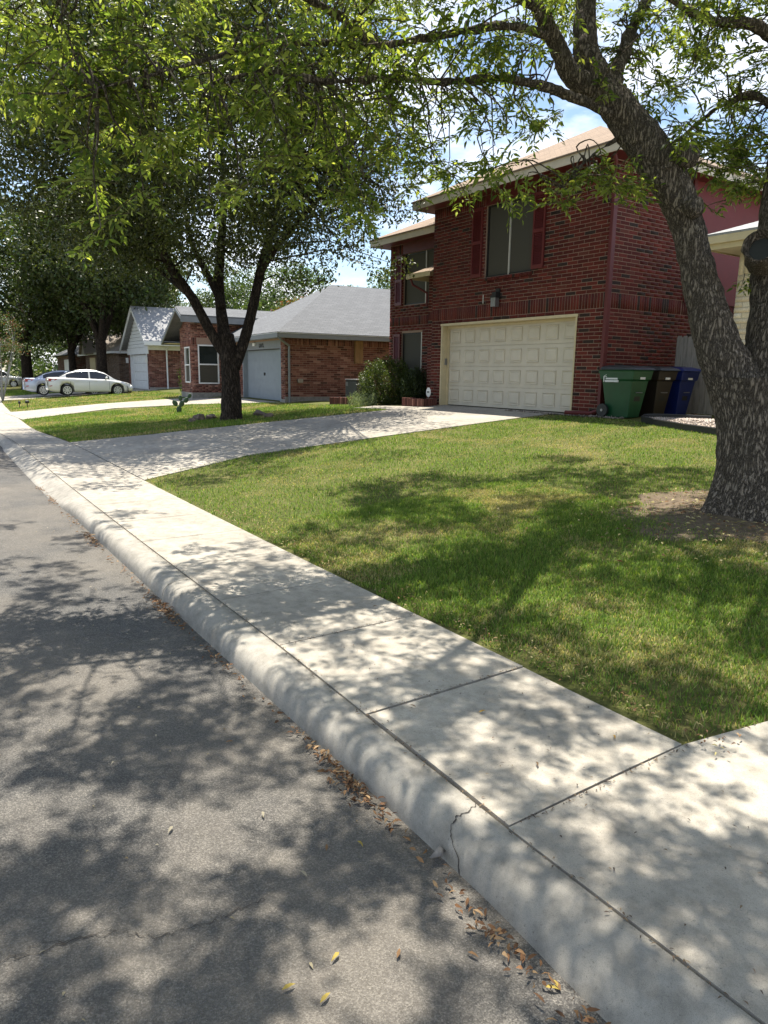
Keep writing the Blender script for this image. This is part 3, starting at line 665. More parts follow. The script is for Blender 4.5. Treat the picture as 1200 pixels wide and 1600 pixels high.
m.add([(x, y-.006, z) for x, y, z in ring]+[(x, y+.006, z) for x, y, z in ring], [tuple(range(7, -1, -1)), tuple(range(8, 16))]+[(i, (i+1) % 8, 8+(i+1) % 8, 8+i) for i in range(8)]); sp_ = m.build('sign_board', 'plate', sg)
m = MB()
for k in range(4): m.box((-16.33-.05+k*.026, 12.735, zb+.4), (-16.33-.05+k*.026+.018, 12.742, zb+.45))
m.build('sign_print', 'grey_trim', sp_)
pl2 = thing('brick_planter', (-21.6, 13.3, zg(-21.6, 13.3)), 'short row of upright bricks edging the bed by the air conditioner', 'planter')
for k in range(15): xx = -22.3+k*.085; up_brick(xx, 13.0+.012*k, True, random.choice(PINK[:4]), pl2, zg(xx, 13.1))
# ------------------------------------------------------------------ leaves
def leaf_mesh(P, D, N, ln, wd, fold=.25, six=True):
    """lance-shaped folded leaves; P base, D direction, N up; returns verts, tris"""
    D = D/np.linalg.norm(D, axis=1, keepdims=True); S_ = np.cross(D, N); S_ /= np.linalg.norm(S_, axis=1, keepdims=True)+1e-9; U = np.cross(S_, D)
    ln = np.asarray(ln)[:, None]; wd = np.asarray(wd)[:, None]
    if six:
        V = np.stack([P, P+D*ln*.33+S_*wd*.5+U*wd*fold, P+D*ln*.68+S_*wd*.36+U*wd*fold-U*ln*.04, P+D*ln-U*ln*.12, P+D*ln*.68-S_*wd*.36+U*wd*fold-U*ln*.04, P+D*ln*.33-S_*wd*.5+U*wd*fold], 1)
        base = np.array([(0, 1, 5), (1, 2, 5), (2, 4, 5), (2, 3, 4)])
    else:
        V = np.stack([P, P+D*ln*.5+S_*wd*.5+U*wd*fold, P+D*ln, P+D*ln*.5-S_*wd*.5+U*wd*fold], 1); base = np.array([(0, 1, 2), (0, 2, 3)])
    k = V.shape[1]; T = (np.arange(len(P))[:, None, None]*k+base[None]).reshape(-1, 3); return V.reshape(-1, 3), T, k
def rvec(n): v = rng.normal(size=(n, 3)); return v/np.linalg.norm(v, axis=1, keepdims=True)
def pick_cols(pal, n, jit=.15): return np.array(pal)[rng.integers(0, len(pal), n)]*(1+rng.normal(0, jit, (n, 1)))
def foliage(name, parent, pos, ln, wd, pal, mat, droop=.3, six=False, kind='stuff'):
    n = len(pos); D = rvec(n)+np.array([0, 0, -droop]); N = rvec(n)+np.array([0, 0, .8])
    V, T, k = leaf_mesh(pos-ORG[parent.name], D, N, ln*rng.uniform(.7, 1.25, n), wd*rng.uniform(.75, 1.2, n), .2, six)
    o = np_mesh(name, V, T, mat, np.clip(np.repeat(pick_cols(pal, n), k, 0), 0, 1), parent); o['kind'] = kind; return o
OAK = [(.045, .058, .014), (.06, .078, .018), (.034, .046, .012), (.085, .1, .022), (.07, .08, .024)]
MIDG = [(.055, .09, .025), (.075, .115, .03), (.045, .075, .022), (.095, .13, .035)]
PALEG = [(.1, .14, .05), (.13, .17, .065), (.08, .12, .045)]
def clump_points(centres, rad, per, flat=.7):
    out = []
    for c, r in zip(centres, rad):
        n = int(per*(r**2)); v = rvec(n)*(rng.uniform(.25, 1, (n, 1))**.5)*r; v[:, 2] *= flat; out.append(c+v)
    return np.concatenate(out)
def shrub(name, c, r, h, label, pal, n=2600, ln=.05, wd=.025):
    t_ = thing(name, (c[0], c[1], c[2]), label, 'shrub')
    pts = rvec(n)*(rng.uniform(.55, 1, (n, 1))**.4); pts = pts*(1+.16*np.sin(pts[:, :1]*9+pts[:, 2:]*7)+.1*np.sin(pts[:, 1:2]*13+2)); pts[:, :2] *= r; pts[:, 2] = np.maximum(.02, (pts[:, 2]*.58+.5)*h)
    foliage('foliage', t_, pts+np.array(c), ln, wd, pal, 'leafdark', -.4)
    m = MB()
    for k in range(6): a = k*1.05; m.tube([c, (c[0]+math.cos(a)*r*.3, c[1]+math.sin(a)*r*.3, c[2]+h*.45), (c[0]+math.cos(a)*r*.6, c[1]+math.sin(a)*r*.6, c[2]+h*.8)], [.02, .014, .006], 5)
    m.build('stems', 'bark_oak', t_); return t_
bx0, bx1 = on_y(576, 600, 13.2)[0], on_y(632, 600, 13.2)[0]; bxc = (bx0+bx1)/2
shrub('rounded_shrub', (bxc, 13.2, zg(bxc, 13.2)), (bx1-bx0)*.4, 1.3, 'large rounded dark evergreen shrub between the air conditioner and the shuttered window', [(.06, .085, .014), (.035, .055, .012), (.11, .14, .022)], 15000, .06, .03)
shrub('small_shrub', (bx1+.42, 13.3, zg(bx1+.42, 13.3)), .42, .95, 'smaller dark shrub in front of the lower screened window', [(.03, .048, .014), (.022, .036, .012), (.045, .065, .017)], 9000, .055, .028)
# silvery sage: upright stalks
sage = thing('sage_plant', (-19.3, 12.4, zg(-19.3, 12.4)), 'pale silvery green sage plant with upright stalks before the shrubs', 'plant')
pts = []
for k in range(150):
    a = random.uniform(0, 6.28); r = .7*math.sqrt(random.random()); bx, by = -19.3+math.cos(a)*r*.9, 12.4+math.sin(a)*r*.5; hh = random.uniform(.25, .55)*(1-.4*r)
    for q in range(14): pts.append((bx+random.gauss(0, .025)+.1*math.cos(a)*q/14, by+random.gauss(0, .025), zg(bx, by)+hh*q/13))
foliage('foliage', sage, np.array(pts), .06, .018, [(.2, .24, .13), (.26, .3, .18), (.15, .19, .09)], 'leafdark', -1.5)
ac = thing('air_conditioner', (-23.9, 15.3, zg(-23.9, 15.3)), 'black air conditioner unit with grey top beside the brick side wall', 'air conditioner')
acx, acy, acz = on_y(562, 600, 15.0)[0], 15.0, zg(-23.5, 15.0)+.1
m = MB(); m.box((acx-.4, acy-.4, acz), (acx+.4, acy+.4, acz+.72)); bevel(m.build('cabinet', 'black', ac), .03)
m = MB(); m.box((acx-.42, acy-.42, acz+.722), (acx+.42, acy+.42, acz+.77)); bevel(m.build('top_cover', 'metal', ac), .015)
q = MB()
for k in range(14): q.box((acx-.38+k*.058, acy-.408, acz+.06), (acx-.37+k*.058, acy-.401, acz+.68)); q.box((acx+.401, acy-.38+k*.058, acz+.06), (acx+.408, acy-.37+k*.058, acz+.68))
q.build('grille', 'grey_trim', ac)
m = MB(); m.box((acx-.36, acy-.414, acz+.5), (acx-.2, acy-.409, acz+.66)); m.build('data_plate', 'metal', ac)
# ------------------------------------------------------------------ bins, fence
def bin_(y, mat, lid, label, logo):
    x0, x1 = -10.32, -9.5; w = .62; zb = zg(-9.9, y)+.005
    b = thing('wheelie_bin', ((x0+x1)/2, y, zb), label, 'bin', 'wheeled bins beside the house')
    prof = [(0, .13, .13, .12), (.55, .06, .05, .06), (.78, .03, .02, .03), (.8, .0, -.02, .0), (.98, -.03, -.05, -.02), (1.0, -.05, -.07, -.04)]   # z, inset back, inset front, inset side
    V = []; Fc = []
    for z, ib, fr, sd in prof: V += [(x0+ib, y-w/2+sd, zb+z), (x1-fr, y-w/2+sd, zb+z), (x1-fr, y+w/2-sd, zb+z), (x0+ib, y+w/2-sd, zb+z)]
    for i in range(len(prof)-1):
        for k in range(4): Fc.append((i*4+k, i*4+(k+1) % 4, i*4+4+(k+1) % 4, i*4+4+k))
    Fc += [(3, 2, 1, 0), tuple(range(len(V)-4, len(V)))]
    bevel(MB().add(V, Fc).build('body', mat, b), .025, 3)
    m = MB(); L0, L1 = x0+.0, x1+.11
    m.add([(L0, y-w/2-.05, zb+1.005), (L1, y-w/2-.05, zb+1.005), (L1, y+w/2+.05, zb+1.005), (L0, y+w/2+.05, zb+1.005), (L0+.02, y-w/2-.02, zb+1.06), (L1-.06, y-w/2-.02, zb+1.05), (L1-.06, y+w/2+.02, zb+1.05), (L0+.02, y+w/2+.02, zb+1.06), (L0+.12, y-w/2+.1, zb+1.1), (L1-.2, y-w/2+.1, zb+1.09), (L1-.2, y+w/2-.1, zb+1.09), (L0+.12, y+w/2-.1, zb+1.1)],
          [(3, 2, 1, 0), (0, 1, 5, 4), (1, 2, 6, 5), (2, 3, 7, 6), (3, 0, 4, 7), (4, 5, 9, 8), (5, 6, 10, 9), (6, 7, 11, 10), (7, 4, 8, 11), (8, 9, 10, 11)]); ld = bevel(m.build('lid', lid, b), .015, 2)
    m = MB(); m.box((L0+.25, y-.14, zb+1.1), (L1-.32, y+.14, zb+1.106)); m.build('lid_recess', 'black', ld)
    for s in (-1, 1):
        m = MB(); cy = y+s*(w/2-.02); m.tube([(x0+.1, cy-.03, zb+.14), (x0+.1, cy+.03, zb+.14)], .14, 18); wh = m.build('wheel', 'black', b)
        m = MB(); m.tube([(x0+.1, cy+s*.031, zb+.14), (x0+.1, cy+s*.04, zb+.14)], .03, 10); m.build('hub', 'metal', wh)
    m = MB(); m.tube([(x0-.07, y-w/2+.04, zb+.95), (x0-.07, y+w/2-.04, zb+.95)], .018, 8); m.build('handle', mat, b)
    # lift-bar pocket on the front
    m = MB(); m.add([(x1-.075, y-.1, zb+.35), (x1-.075, y+.1, zb+.35), (x1-.036, y+.1, zb+.72), (x1-.036, y-.1, zb+.72)], [(0, 1, 2, 3)]); pk = m.build('lift_pocket', 'black', b)
    m = MB(); m.tube([(x1-.03, y-.11, zb+.53), (x1-.03, y+.11, zb+.53)], .012, 6); m.build('lift_bar', 'metal', pk)
    m = MB()
    for k in range(5): m.box((x1+.005, y-.075+k*.032, zb+.81), (x1+.042, y-.075+k*.032+.022, zb+.855))
    m.build('stamped_number', 'plate', b)
    if logo:
        m = MB(); yy = y-w/2-.012
        for k in range(9): m.box((x0+.16+k*.034, yy-.004, zb+.80), (x0+.16+k*.034+.026, yy+.03, zb+.835))
        for k in range(10): m.box((x0+.14+k*.034, yy-.004, zb+.745), (x0+.14+k*.034+.027, yy+.03, zb+.785))
        m.box((x0+.1, yy-.004, zb+.75), (x0+.115, yy+.03, zb+.86)); m.tube([(x0+.1, yy-.002, zb+.86), (x0+.17, yy-.002, zb+.9)], .007, 5); m.tube([(x0+.11, yy-.002, zb+.85), (x0+.18, yy-.002, zb+.86)], .007, 5)
        m.build('printed_logo', 'plate', b)
bin_(13.1, 'bin_green', 'lid_dark', 'green wheeled bin with white printing and a charcoal lid', True)
bin_(13.98, 'bin_brown', 'lid_dark', 'dark brown wheeled bin between the green and the blue bins', False)
bin_(14.82, 'bin_blue', 'bin_blue', 'dark blue wheeled bin with a blue lid next to the fence', False)
FYY = 15.7; fence = thing('wooden_fence', (-9.2, FYY, zg(-9.2, FYY)), 'weathered grey wooden picket fence behind the bins', 'fence')
zf = zg(-9.2, FYY); x = HX1+.06
while x < -7.6:
    h = 1.85+random.uniform(-.03, .02); w = .135; m = MB(); y = FYY+random.uniform(-.006, .006)
    m.add([(x, y, zf+.03), (x+w, y, zf+.03), (x+w, y+.018, zf+.03), (x, y+.018, zf+.03), (x, y, zf+h-.05), (x+w, y, zf+h-.05), (x+w, y+.018, zf+h-.05), (x, y+.018, zf+h-.05), (x+.03, y, zf+h), (x+w-.03, y, zf+h), (x+w-.03, y+.018, zf+h), (x+.03, y+.018, zf+h)],
          [(3, 2, 1, 0), (0, 1, 5, 4), (1, 2, 6, 5), (2, 3, 7, 6), (3, 0, 4, 7), (4, 5, 9, 8), (5, 6, 10, 9), (6, 7, 11, 10), (7, 4, 8, 11), (8, 9, 10, 11)])
    m.build('picket', 'wood_grey', fence); x += w+random.uniform(.004, .012)
m = MB(); m.box((-8.95, FYY-.1, zf), (-8.84, FYY-.012, zf+1.95)); m.build('gate_post', 'wood_brown', fence)
m = MB(); m.box((-9.95, FYY+.03, zf), (-9.85, FYY+.12, zf+2.1)); m.build('fence_post', 'wood_brown', fence)
for z in (.35, 1.5): m = MB(); m.box((HX1+.05, FYY+.022, zf+z), (-9.96, FYY+.06, zf+z+.09)); m.build('fence_rail', 'wood_brown', fence)
# ------------------------------------------------------------------ cream brick neighbour on the right
cxx, cyy = -7.9, 13.6; cr_ = thing('cream_brick_house', (-3, cyy+4, .85), 'single-storey cream brick house corner behind the forked trunk', 'house')
m = MB(); m.box((cxx, cyy, .5), (4, cyy+.2, 4.1)); m.box((cxx, cyy+.2, .5), (cxx+.2, cyy+9, 4.1)); cw_ = m.build('wall', 'mortar_cream', cr_)
CWl = Wall(CREAM, CREAM_W, .305, .1, .014)
CWl.plane((cxx, cyy, 0), X_, -Y_, 6.0, 1.12, 4.05, (), [(3.62, 4.03)]); CWl.plane((cxx, cyy, 0), Y_, -X_, 5, 1.12, 4.05, (), [(3.62, 4.03)]); CWl.build(cw_, 120)
m = MB(); m.box((cxx-.02, cyy-.03, .6), (5, cyy-.002, 1.11)); m.box((cxx-.03, cyy-.03, .6), (cxx-.002, cyy+9, 1.11)); m.build('foundation', 'foundation', cr_)
zc = 4.1; m = MB(); m.box((cxx-.4, cyy-.42, zc), (5, cyy+.2, zc+.03)); m.box((cxx-.4, cyy+.202, zc), (cxx+.2, cyy+9, zc+.03)); m.build('soffit', 'fascia', cr_)
m = MB(); m.box((cxx-.42, cyy-.44, zc-.02), (5, cyy-.422, zc+.2)); m.box((cxx-.44, cyy-.42, zc-.02), (cxx-.422, cyy+9, zc+.2)); m.box((cxx-.46, cyy-.5, zc+.08), (5, cyy-.442, zc+.22)); m.build('fascia', 'cream_paint', cr_)
m = MB(); hip(m, cxx-.46, 6, cyy-.5, cyy+9.3, zc+.26, .36); m.build('roof', 'shingle_pale', cr_)
# landscape bed with black edging
tip = ground(997, 657); bed_pts = [(-4.2, 11.9), (-5.4, 11.55), (-6.6, 11.55), (-7.6, 11.85), (-8.5, 12.25), (-9.05, 12.6), (-9.2, 12.9), (-8.95, 13.2), (-8.5, 13.45), (-8.0, 13.55)]
inner = [(-4.2, 13.5), (-5.4, 13.5), (-6.6, 13.5), (-7.3, 13.5), (-7.8, 13.45), (-8.2, 13.3), (-8.35, 13.15), (-8.2, 13.3), (-8.1, 13.45), (-7.95, 13.54)]
vs, fs = drape((bed_pts, inner, 4), '', '', .02); tag(MB().add([(a, b, zg(a, b)+.025) for a, b, c in vs], fs).build('gravel_bed', 'gravel'), kind='structure')
m = MB(); sp = []
for a, b in zip(bed_pts, bed_pts[1:]):
    for t_ in np.linspace(0, 1, 5, endpoint=False): sp.append((a[0]*(1-t_)+b[0]*t_, a[1]*(1-t_)+b[1]*t_))
for dz, r in ((.045, .0), ): pass
V = []; Fc = []
for i, (x, y) in enumerate(sp):
    z = zg(x, y); t_ = np.array(sp[min(i+1, len(sp)-1)])-np.array(sp[max(0, i-1)]); nn = np.array([-t_[1], t_[0]])/np.linalg.norm(t_)
    for s, h in ((-.012, -.03), (-.012, .1), (.012, .1), (.012, -.03)): V.append((x+nn[0]*s, y+nn[1]*s, z+h))
for i in range(len(sp)-1):
    for k in range(3): Fc.append((i*4+k, i*4+4+k, i*4+5+k, i*4+1+k))
m.add(V, Fc); m.tube([(x, y, zg(x, y)+.105) for x, y in sp], .02, 6); tag(m.build('lawn_edging', 'black'), 'curved black plastic edging around the gravel bed', 'edging')
def stones(name, pts, r, pal, label=None, cat=None, kind='stuff'):
    n = len(pts); V = []; T = []; Cc = []
    oc = np.array([(1, 0, 0), (-1, 0, 0), (0, 1, 0), (0, -1, 0), (0, 0, 1), (0, 0, -1)], float); tr = np.array([(0, 2, 4), (2, 1, 4), (1, 3, 4), (3, 0, 4), (2, 0, 5), (1, 2, 5), (3, 1, 5), (0, 3, 5)])
    for i, p in enumerate(pts): V.append(p+oc*(r*rng.uniform(.5, 1.3, 3))*rng.uniform(.6, 1.4, (6, 1))); T.append(tr+6*i); Cc.append(np.tile(np.array(pal[rng.integers(len(pal))])*(1+rng.normal(0, .15)), (6, 1)))
    o = np_mesh(name, np.concatenate(V), np.concatenate(T), 'pebble', np.concatenate(Cc)); return tag(o, label, cat, kind=kind)
gp = []
while len(gp) < 2600:
    i = random.randrange(len(bed_pts)-1); t_, k = random.random(), random.random()
    a = np.array(bed_pts[i])*(1-t_)+np.array(bed_pts[i+1])*t_; b = np.array(inner[i])*(1-t_)+np.array(inner[i+1])*t_; p = a*(1-k)+b*k; gp.append((p[0], p[1], zg(*p)+.035))
stones('gravel', np.array(gp), .022, [(.42, .36, .31), (.34, .28, .24), (.5, .44, .4), (.26, .22, .19)], 'loose tan and pink gravel inside the black edging', 'gravel')
gp = [(random.uniform(-13.2, -9.7), 0, 0) for _ in range(260)]; gp = np.array([(x, 12.72+abs(random.gauss(0, .14))*(1 if x > -11.3 else .5), 0) for x, _, _ in gp]); gp[:, 2] = [zg(x, y)+.012 for x, y, _ in gp]
stones('wall_foot_gravel', gp, .028, [(.2, .17, .14), (.3, .26, .22), (.13, .11, .09)], 'broken stones and dirt along the foot of the brick house', 'gravel')
# ------------------------------------------------------------------ blue-door brick house
BF = frame((-25.6, 12.85, .53), -5.5)
def bw(p): return BF[0]+BF[1]@np.array(p, float)
blue = thing('grey_roof_house', bw((-4, 5, 0)), 'single-storey brick house with grey hip roof and blue-grey garage door', 'house')
m = MB(BF); HE = 2.47
front_core(m, -6.0, 0, 0, -.25, HE, [(-5.3, -.45, -.3, 2.4)]); m.box((-.2, .2, -.25), (0, 13, HE)); m.box((-6.2, 0, -.25), (-6.0, 5, HE)); m.box((-12, 5, -.25), (-6.2, 5.2, HE)); m.box((-12, 12.8, -.25), (-.2, 13, HE)); m.box((-12, 5.2, -.25), (-11.8, 12.8, HE))
bwall = m.build('wall', 'mortar', blue)
PW = Wall(PINK, PINK_W, .3, .0838, .012)
u, v = BF[1]@X_, BF[1]@Y_
PW.plane(bw((0, 0, 0)), v, u, 7.5, .2, HE, (), [(2.2, 2.46)]); PW.plane(bw((-6, 0, 0)), u, -v, 6, .1, HE, [(.7, 5.55, -.3, 2.4)], [(2.18, 2.46)])
for p_ in range(0): pass
def lift(W_, dz):
    W_.p = [(c+np.array([0, 0, dz]), *r) for c, *r in W_.p]
m = MB(BF); m.box((-.03, -.02, -.4), (.02, 13, .19)); m.box((-.45, -.03, -.4), (.0, -.003, .1)); m.build('foundation', 'foundation', blue)
m = MB(BF); m.box((-5.3, .0, 2.08), (-.45, .06, 2.4)); m.build('door_header', 'grey_trim', blue)
m = MB(BF)
for k in range(5):
    m.box((-5.2, .2, .0+k*.41), (-.55, .24, .41*(k+1)-.012))
m.box((-5.2, .215, 0), (-.55, .25, 2.07)); bd = m.build('garage_door', 'door_blue', blue)
for xa_ in (-5.3, -.55): m = MB(BF); m.box((xa_, -.01, -.05), (xa_+.1, .3, 2.08)); m.build('door_jamb', 'door_blue', blue)
q = MB(BF)
for k in range(5):
    for s in range(3): q.box((-5.2, .192, .07+k*.41+s*.12), (-.55, .2, .09+k*.41+s*.12))
q.build('door_ribs', 'door_blue', bd)
m = MB(BF); m.box((-2.95, .16, 1.0), (-2.85, .2, 1.12)); m.build('door_handle', 'black', bd)
m = MB(BF)
for k in range(4): x = -3.0+k*.16; m.box((x, -.02, 2.16), (x+.03, -.003, 2.32)); m.box((x+.03, -.02, 2.16+.06*(k % 3)), (x+.09, -.003, 2.2+.06*(k % 3)))
m.build('house_number', 'black', blue)
m = MB(BF); m.box((-3.75, -.06, 2.24), (-3.45, -.003, 2.36)); m.build('entry_light', 'white_paint', blue)
# roofs of the blue-door house
m = MB(BF); m.box((-6.4, -.45, HE), (.45, .2, HE+.03)); m.box((-.2, .202, HE), (.45, 13.3, HE+.03)); m.build('soffit', 'grey_trim', blue)
m = MB(BF); m.box((-6.42, -.49, HE-.02), (.47, -.45, HE+.15)); m.box((.45, -.448, HE-.02), (.49, 13.3, HE+.15)); m.build('gutter', 'grey_trim', blue)
m = MB(BF); m.box((-6.42, -.5, HE+.151), (.5, -.46, HE+.17)); m.box((.465, -.459, HE+.151), (.51, 13.3, HE+.17)); m.build('drip_edge', 'white_paint', blue)
m = MB(BF); t_ = 4.1; pz = HE+.19+t_*.58
m.add([(-8.2, -.5, HE+.19), (.51, -.5, HE+.19), (.51, 13.3, HE+.19), (-8.2, 13.3, HE+.19), (-3.6, 3.65, pz), (-3.6, 9.2, pz)], [(0, 1, 4), (1, 2, 5, 4), (2, 3, 5), (3, 0, 4, 5)]); rf = m.build('roof', 'shingle_grey', blue)
m = MB(BF); m.add([(-12.6, 1.6, HE+.19), (-3.6, 1.6, HE+.19), (-3.6, 13, HE+.19), (-12.6, 13, HE+.19), (-9.5, 7, HE+.19+2.5), (-4.6, 7, HE+.19+2.5)], [(0, 1, 5, 4), (1, 2, 5), (2, 3, 4, 5), (3, 0, 4)]); m.build('roof', 'shingle_grey', blue)
tv = on_x(573, 462, -27.2); m = MB(); tv = bw((-2.2, 6.4, pz-.62)); m.tube([tv, tv+np.array([0, 0, .28])], .12, 12); m.tube([tv+np.array([0, 0, .28]), tv+np.array([0, 0, .36]), tv+np.array([0, 0, .5]), tv+np.array([0, 0, .6])], [.14, .22, .22, .1], 14); m.build('turbine_vent', 'black', rf)
pv = bw((-3.0, 7.2, pz-.4)); m = MB(); m.tube([pv, pv+np.array([0, 0, 1.05])], .05, 10); m.tube([pv+np.array([0, 0, 1.05]), pv+np.array([0, 0, 1.15])], .08, 10); m.build('flue_pipe', 'metal', rf)
m = MB(BF); m.tube([(.46, -.4, HE-.03), (.3, -.25, HE-.12), (.08, .14, HE-.3), (.07, .14, HE-.5), (.07, .14, -.12), (.2, .05, -.2)], .045, 8); m.build('downspout', 'grey_trim', blue)
m = MB(BF); m.box((0, .5, .75), (.08, .72, .9)); m.build('hose_bib', 'metal', blue)
m = MB(BF); m.box((.012, 3.0, 1.55), (.14, 3.35, HE-.02)); m.build('board_cover', 'wood_brown', blue)
# bay with gable
BY = frame((-32.7, 11.62, .53), -5.5)
def by(p): return BY[0]+BY[1]@np.array(p, float)
m = MB(BY)
front_core(m, -2.1, 0, 0, -.3, 2.7, [(-1.2, -.25, .6, 2.25)]); m.add([(-2.1, 0, 2.7), (0, 0, 2.7), (0, 0, 3.45), (-.4, 0, 3.7), (-2.1, 0, 3.1), (-2.1, .2, 2.7), (0, .2, 2.7), (0, .2, 3.45), (-.4, .2, 3.7), (-2.1, .2, 3.1)], [(0, 1, 2, 3, 4), (9, 8, 7, 6, 5), (0, 4, 9, 5), (1, 6, 7, 2)])
m.box((-.2, .2, -.3), (0, .3, 3.3)); m.box((-.2, 1.28, -.3), (0, 3.2, 3.3)); m.box((-.2, .3, -.3), (0, 1.28, .56)); m.box((-.2, .3, 2.35), (0, 1.28, 3.3)); m.box((-2.1, .2, -.3), (-1.9, 3.2, 3.1)); m.box((-2.1, 3.2, -.3), (5.2, 3.4, 2.9))
m.build('bay_wall', 'mortar', blue)
u2, v2 = BY[1]@X_, BY[1]@Y_
PB = Wall(PINK, PINK_W, .3, .0838, .012)
PB.plane(by((-2.1, 0, 0)), u2, -v2, 2.1, .16, 3.55, [(.9, 1.85, .6, 2.25)], [(2.28, 2.56)], clip=lambda z: 2.1 if z < 3.05 else (.0+max(0, (z-3.05)*2.2), 2.1))
PB.plane(by((0, 0, 0)), v2, u2, 3.2, .16, 3.28, [(.3, 1.28, .56, 2.35)], [(2.38, 2.66)])
lift(PW, BF[0][2]*0); lift(PB, 0)
PW.p += PB.p; 
PW.build(bwall, 300)
m = MB(BY); m.box((-2.13, -.02, -.5), (.02, -.002, .15)); m.box((.002, -.02, -.5), (.03, 3.2, .15)); m.build('foundation', 'foundation', blue)
def bay_window(axis, a, b, z0, z1):
    w = thing('x', (0, 0, 0)); bpy.data.objects.remove(w)
    def bx(q, p0, p1, d0, d1, za, zb):
        if axis == 'f': q.box((p0, d0, za), (p1, d1, zb))
        else: q.box((-d1, p0, za), (-d0, p1, zb))
    q = MB(BY); f_ = .06
    for p0, p1, za, zb in ((a, a+f_, z0, z1), (b-f_, b, z0, z1), (a+f_, b-f_, z0, z0+f_), (a+f_, b-f_, z1-f_, z1), (a+f_, b-f_, (z0+z1)/2-.03, (z0+z1)/2+.03)): bx(q, p0, p1, -.03, .06, za, zb)
    wn_ = q.build('window', 'white_paint', blue)
    q = MB(BY); bx(q, a+f_, b-f_, .03, .04, (z0+z1)/2+.03, z1-f_); q.build('pane', 'glass', wn_)
    q = MB(BY); bx(q, a+f_, b-f_, .02, .03, z0+f_, (z0+z1)/2-.03); q.build('screen', 'screen', wn_)
bay_window('f', -1.2, -.25, .6, 2.25); bay_window('s', .3, 1.28, .56, 2.35)
m = MB(BY); pk = (-.4, 4.05); ov = .55
def gable_roof(m, x0, z0, xp, zp, x1, z1, y0, y1, th=.09):
    V = [(x0, y0, z0), (xp, y0, zp), (x1, y0, z1), (x0, y1, z0), (xp, y1, zp), (x1, y1, z1)]; V += [(a, b, c-th) for a, b, c in V]
    m.add(V, [(0, 1, 4, 3), (1, 2, 5, 4), (9, 10, 7, 6), (10, 11, 8, 7), (0, 6, 7, 1), (1, 7, 8, 2), (0, 3, 9, 6), (2, 8, 11, 5), (3, 4, 10, 9), (4, 5, 11, 10)])
gable_roof(m, -3.7, 2.62, pk[0], pk[1], .55, 3.62, -ov, 7, .05); m.build('gable_roof', 'shingle_grey', blue)
m = MB(BY); gable_roof(m, -3.7, 2.565, pk[0], pk[1]-.055, .55, 3.565, -ov-.02, -ov+.03, .16); m.box((.5, -ov, 3.3), (.56, 3.2, 3.56)); m.box((-3.72, -ov+.032, 2.4), (-3.66, 3, 2.56)); m.build('gable_fascia', 'grey_trim', blue)
m = MB(BY); m.add([(-3.66, -ov+.04, 2.45), (-2.1, -ov+.04, 2.45), (-2.1, 3, 2.45), (-3.66, 3, 2.45)], [(0, 1, 2, 3)]); m.build('gable_soffit', 'fascia', blue)
for k, (px, py) in enumerate(((329, 617),)):
    s_ = ground(px, py); t_ = thing('yard_sign', s_, 'small round security sign on a white stake under the bay window', 'sign')
    m = MB(); m.tube([s_, s_+Z_*.42], .018, 6); m.build('stake', 'white_paint', t_)
    m = MB(); m.tube([s_+Z_*.52+np.array([-.015, .02, 0]), s_+Z_*.52+np.array([.015, -.02, 0])], .13, 8); m.build('sign_board', 'plate', t_)
# ------------------------------------------------------------------ white-garage house and the tan house beyond
WF = frame((*ground(235, 609)[:2], .5), -3)
def ww(p): return WF[0]+WF[1]@np.array(p, float)
wh = thing('white_gable_house', ww((-2, 4, 0)), 'brick house with white gable over a white garage door and pale grey roof', 'house')
m = MB(WF); front_core(m, -5.9, 0, 0, -.4, 2.6, [(-5.3, -.4, -.4, 2.2)]); m.box((-.2, .2, -.4), (0, 11, 2.6)); m.box((-5.9, .2, -.4), (-5.7, 11, 2.6)); m.box((-5.7, 10.8, -.4), (-.2, 11, 2.6)); wwl = m.build('wall', 'mortar', wh)
BB = Wall(PINK, PINK_W, .3, .0838, .012); BB.plane(ww((0, 0, 0)), WF[1]@Y_, WF[1]@X_, 5, .12, 2.45, (), [(2.18, 2.44)]); BB.plane(ww((-5.9, 0, 0)), WF[1]@X_, -(WF[1]@Y_), 5.9, .0, 2.3, [(.6, 5.5, -.4, 2.3)]); BB.build(wwl, 0)
m = MB(WF); m.box((-5.3, .0, -.1), (-5.18, .25, 2.2)); m.box((-.52, -.03, -.1), (-.4, .25, 2.2)); m.box((-5.9, -.05, 2.2), (.02, -.003, 2.62)); m.box((.003, -.05, 2.44), (.06, 8, 2.7)); m.build('trim', 'white_paint', wh)
m = MB(WF)
for k in range(4): m.box((-5.18, .15, -.05+k*.56), (-.52, .19, .56*(k+1)-.065))
gd = m.build('garage_door', 'white_paint', wh)
for k in range(4):
    for i in range(8): q = MB(WF); x0 = -5.18+i*.5825+.08; q.box((x0, .135, .03+k*.56), (x0+.42, .15, .42+k*.56)); q.build('door_panel', 'white_paint', gd)
m = MB(WF)
for k in range(11):
    z = 2.64+k*.22; hw = 3.35*(1-(z-2.64)/2.55)
    if hw > .1: m.box((-2.4-hw, -.03-.0, z), (-2.4+hw, -.003, z+.2))
m.build('gable_siding', 'white_paint', wh)
m = MB(WF); gable_roof(m, -6.4, 2.6, -2.4, 5.25, 1.0, 2.98, -.45, 11, .05); m.build('roof', 'shingle_pale', wh)
m = MB(WF); gable_roof(m, -6.4, 2.545, -2.4, 5.195, 1.0, 2.925, -.47, -.4, .2); m.box((.98, -.45, 2.7), (1.04, 8, 2.93)); m.box((.0, -.4, 2.68), (.98, 8, 2.72)); m.build('fascia', 'white_paint', wh)
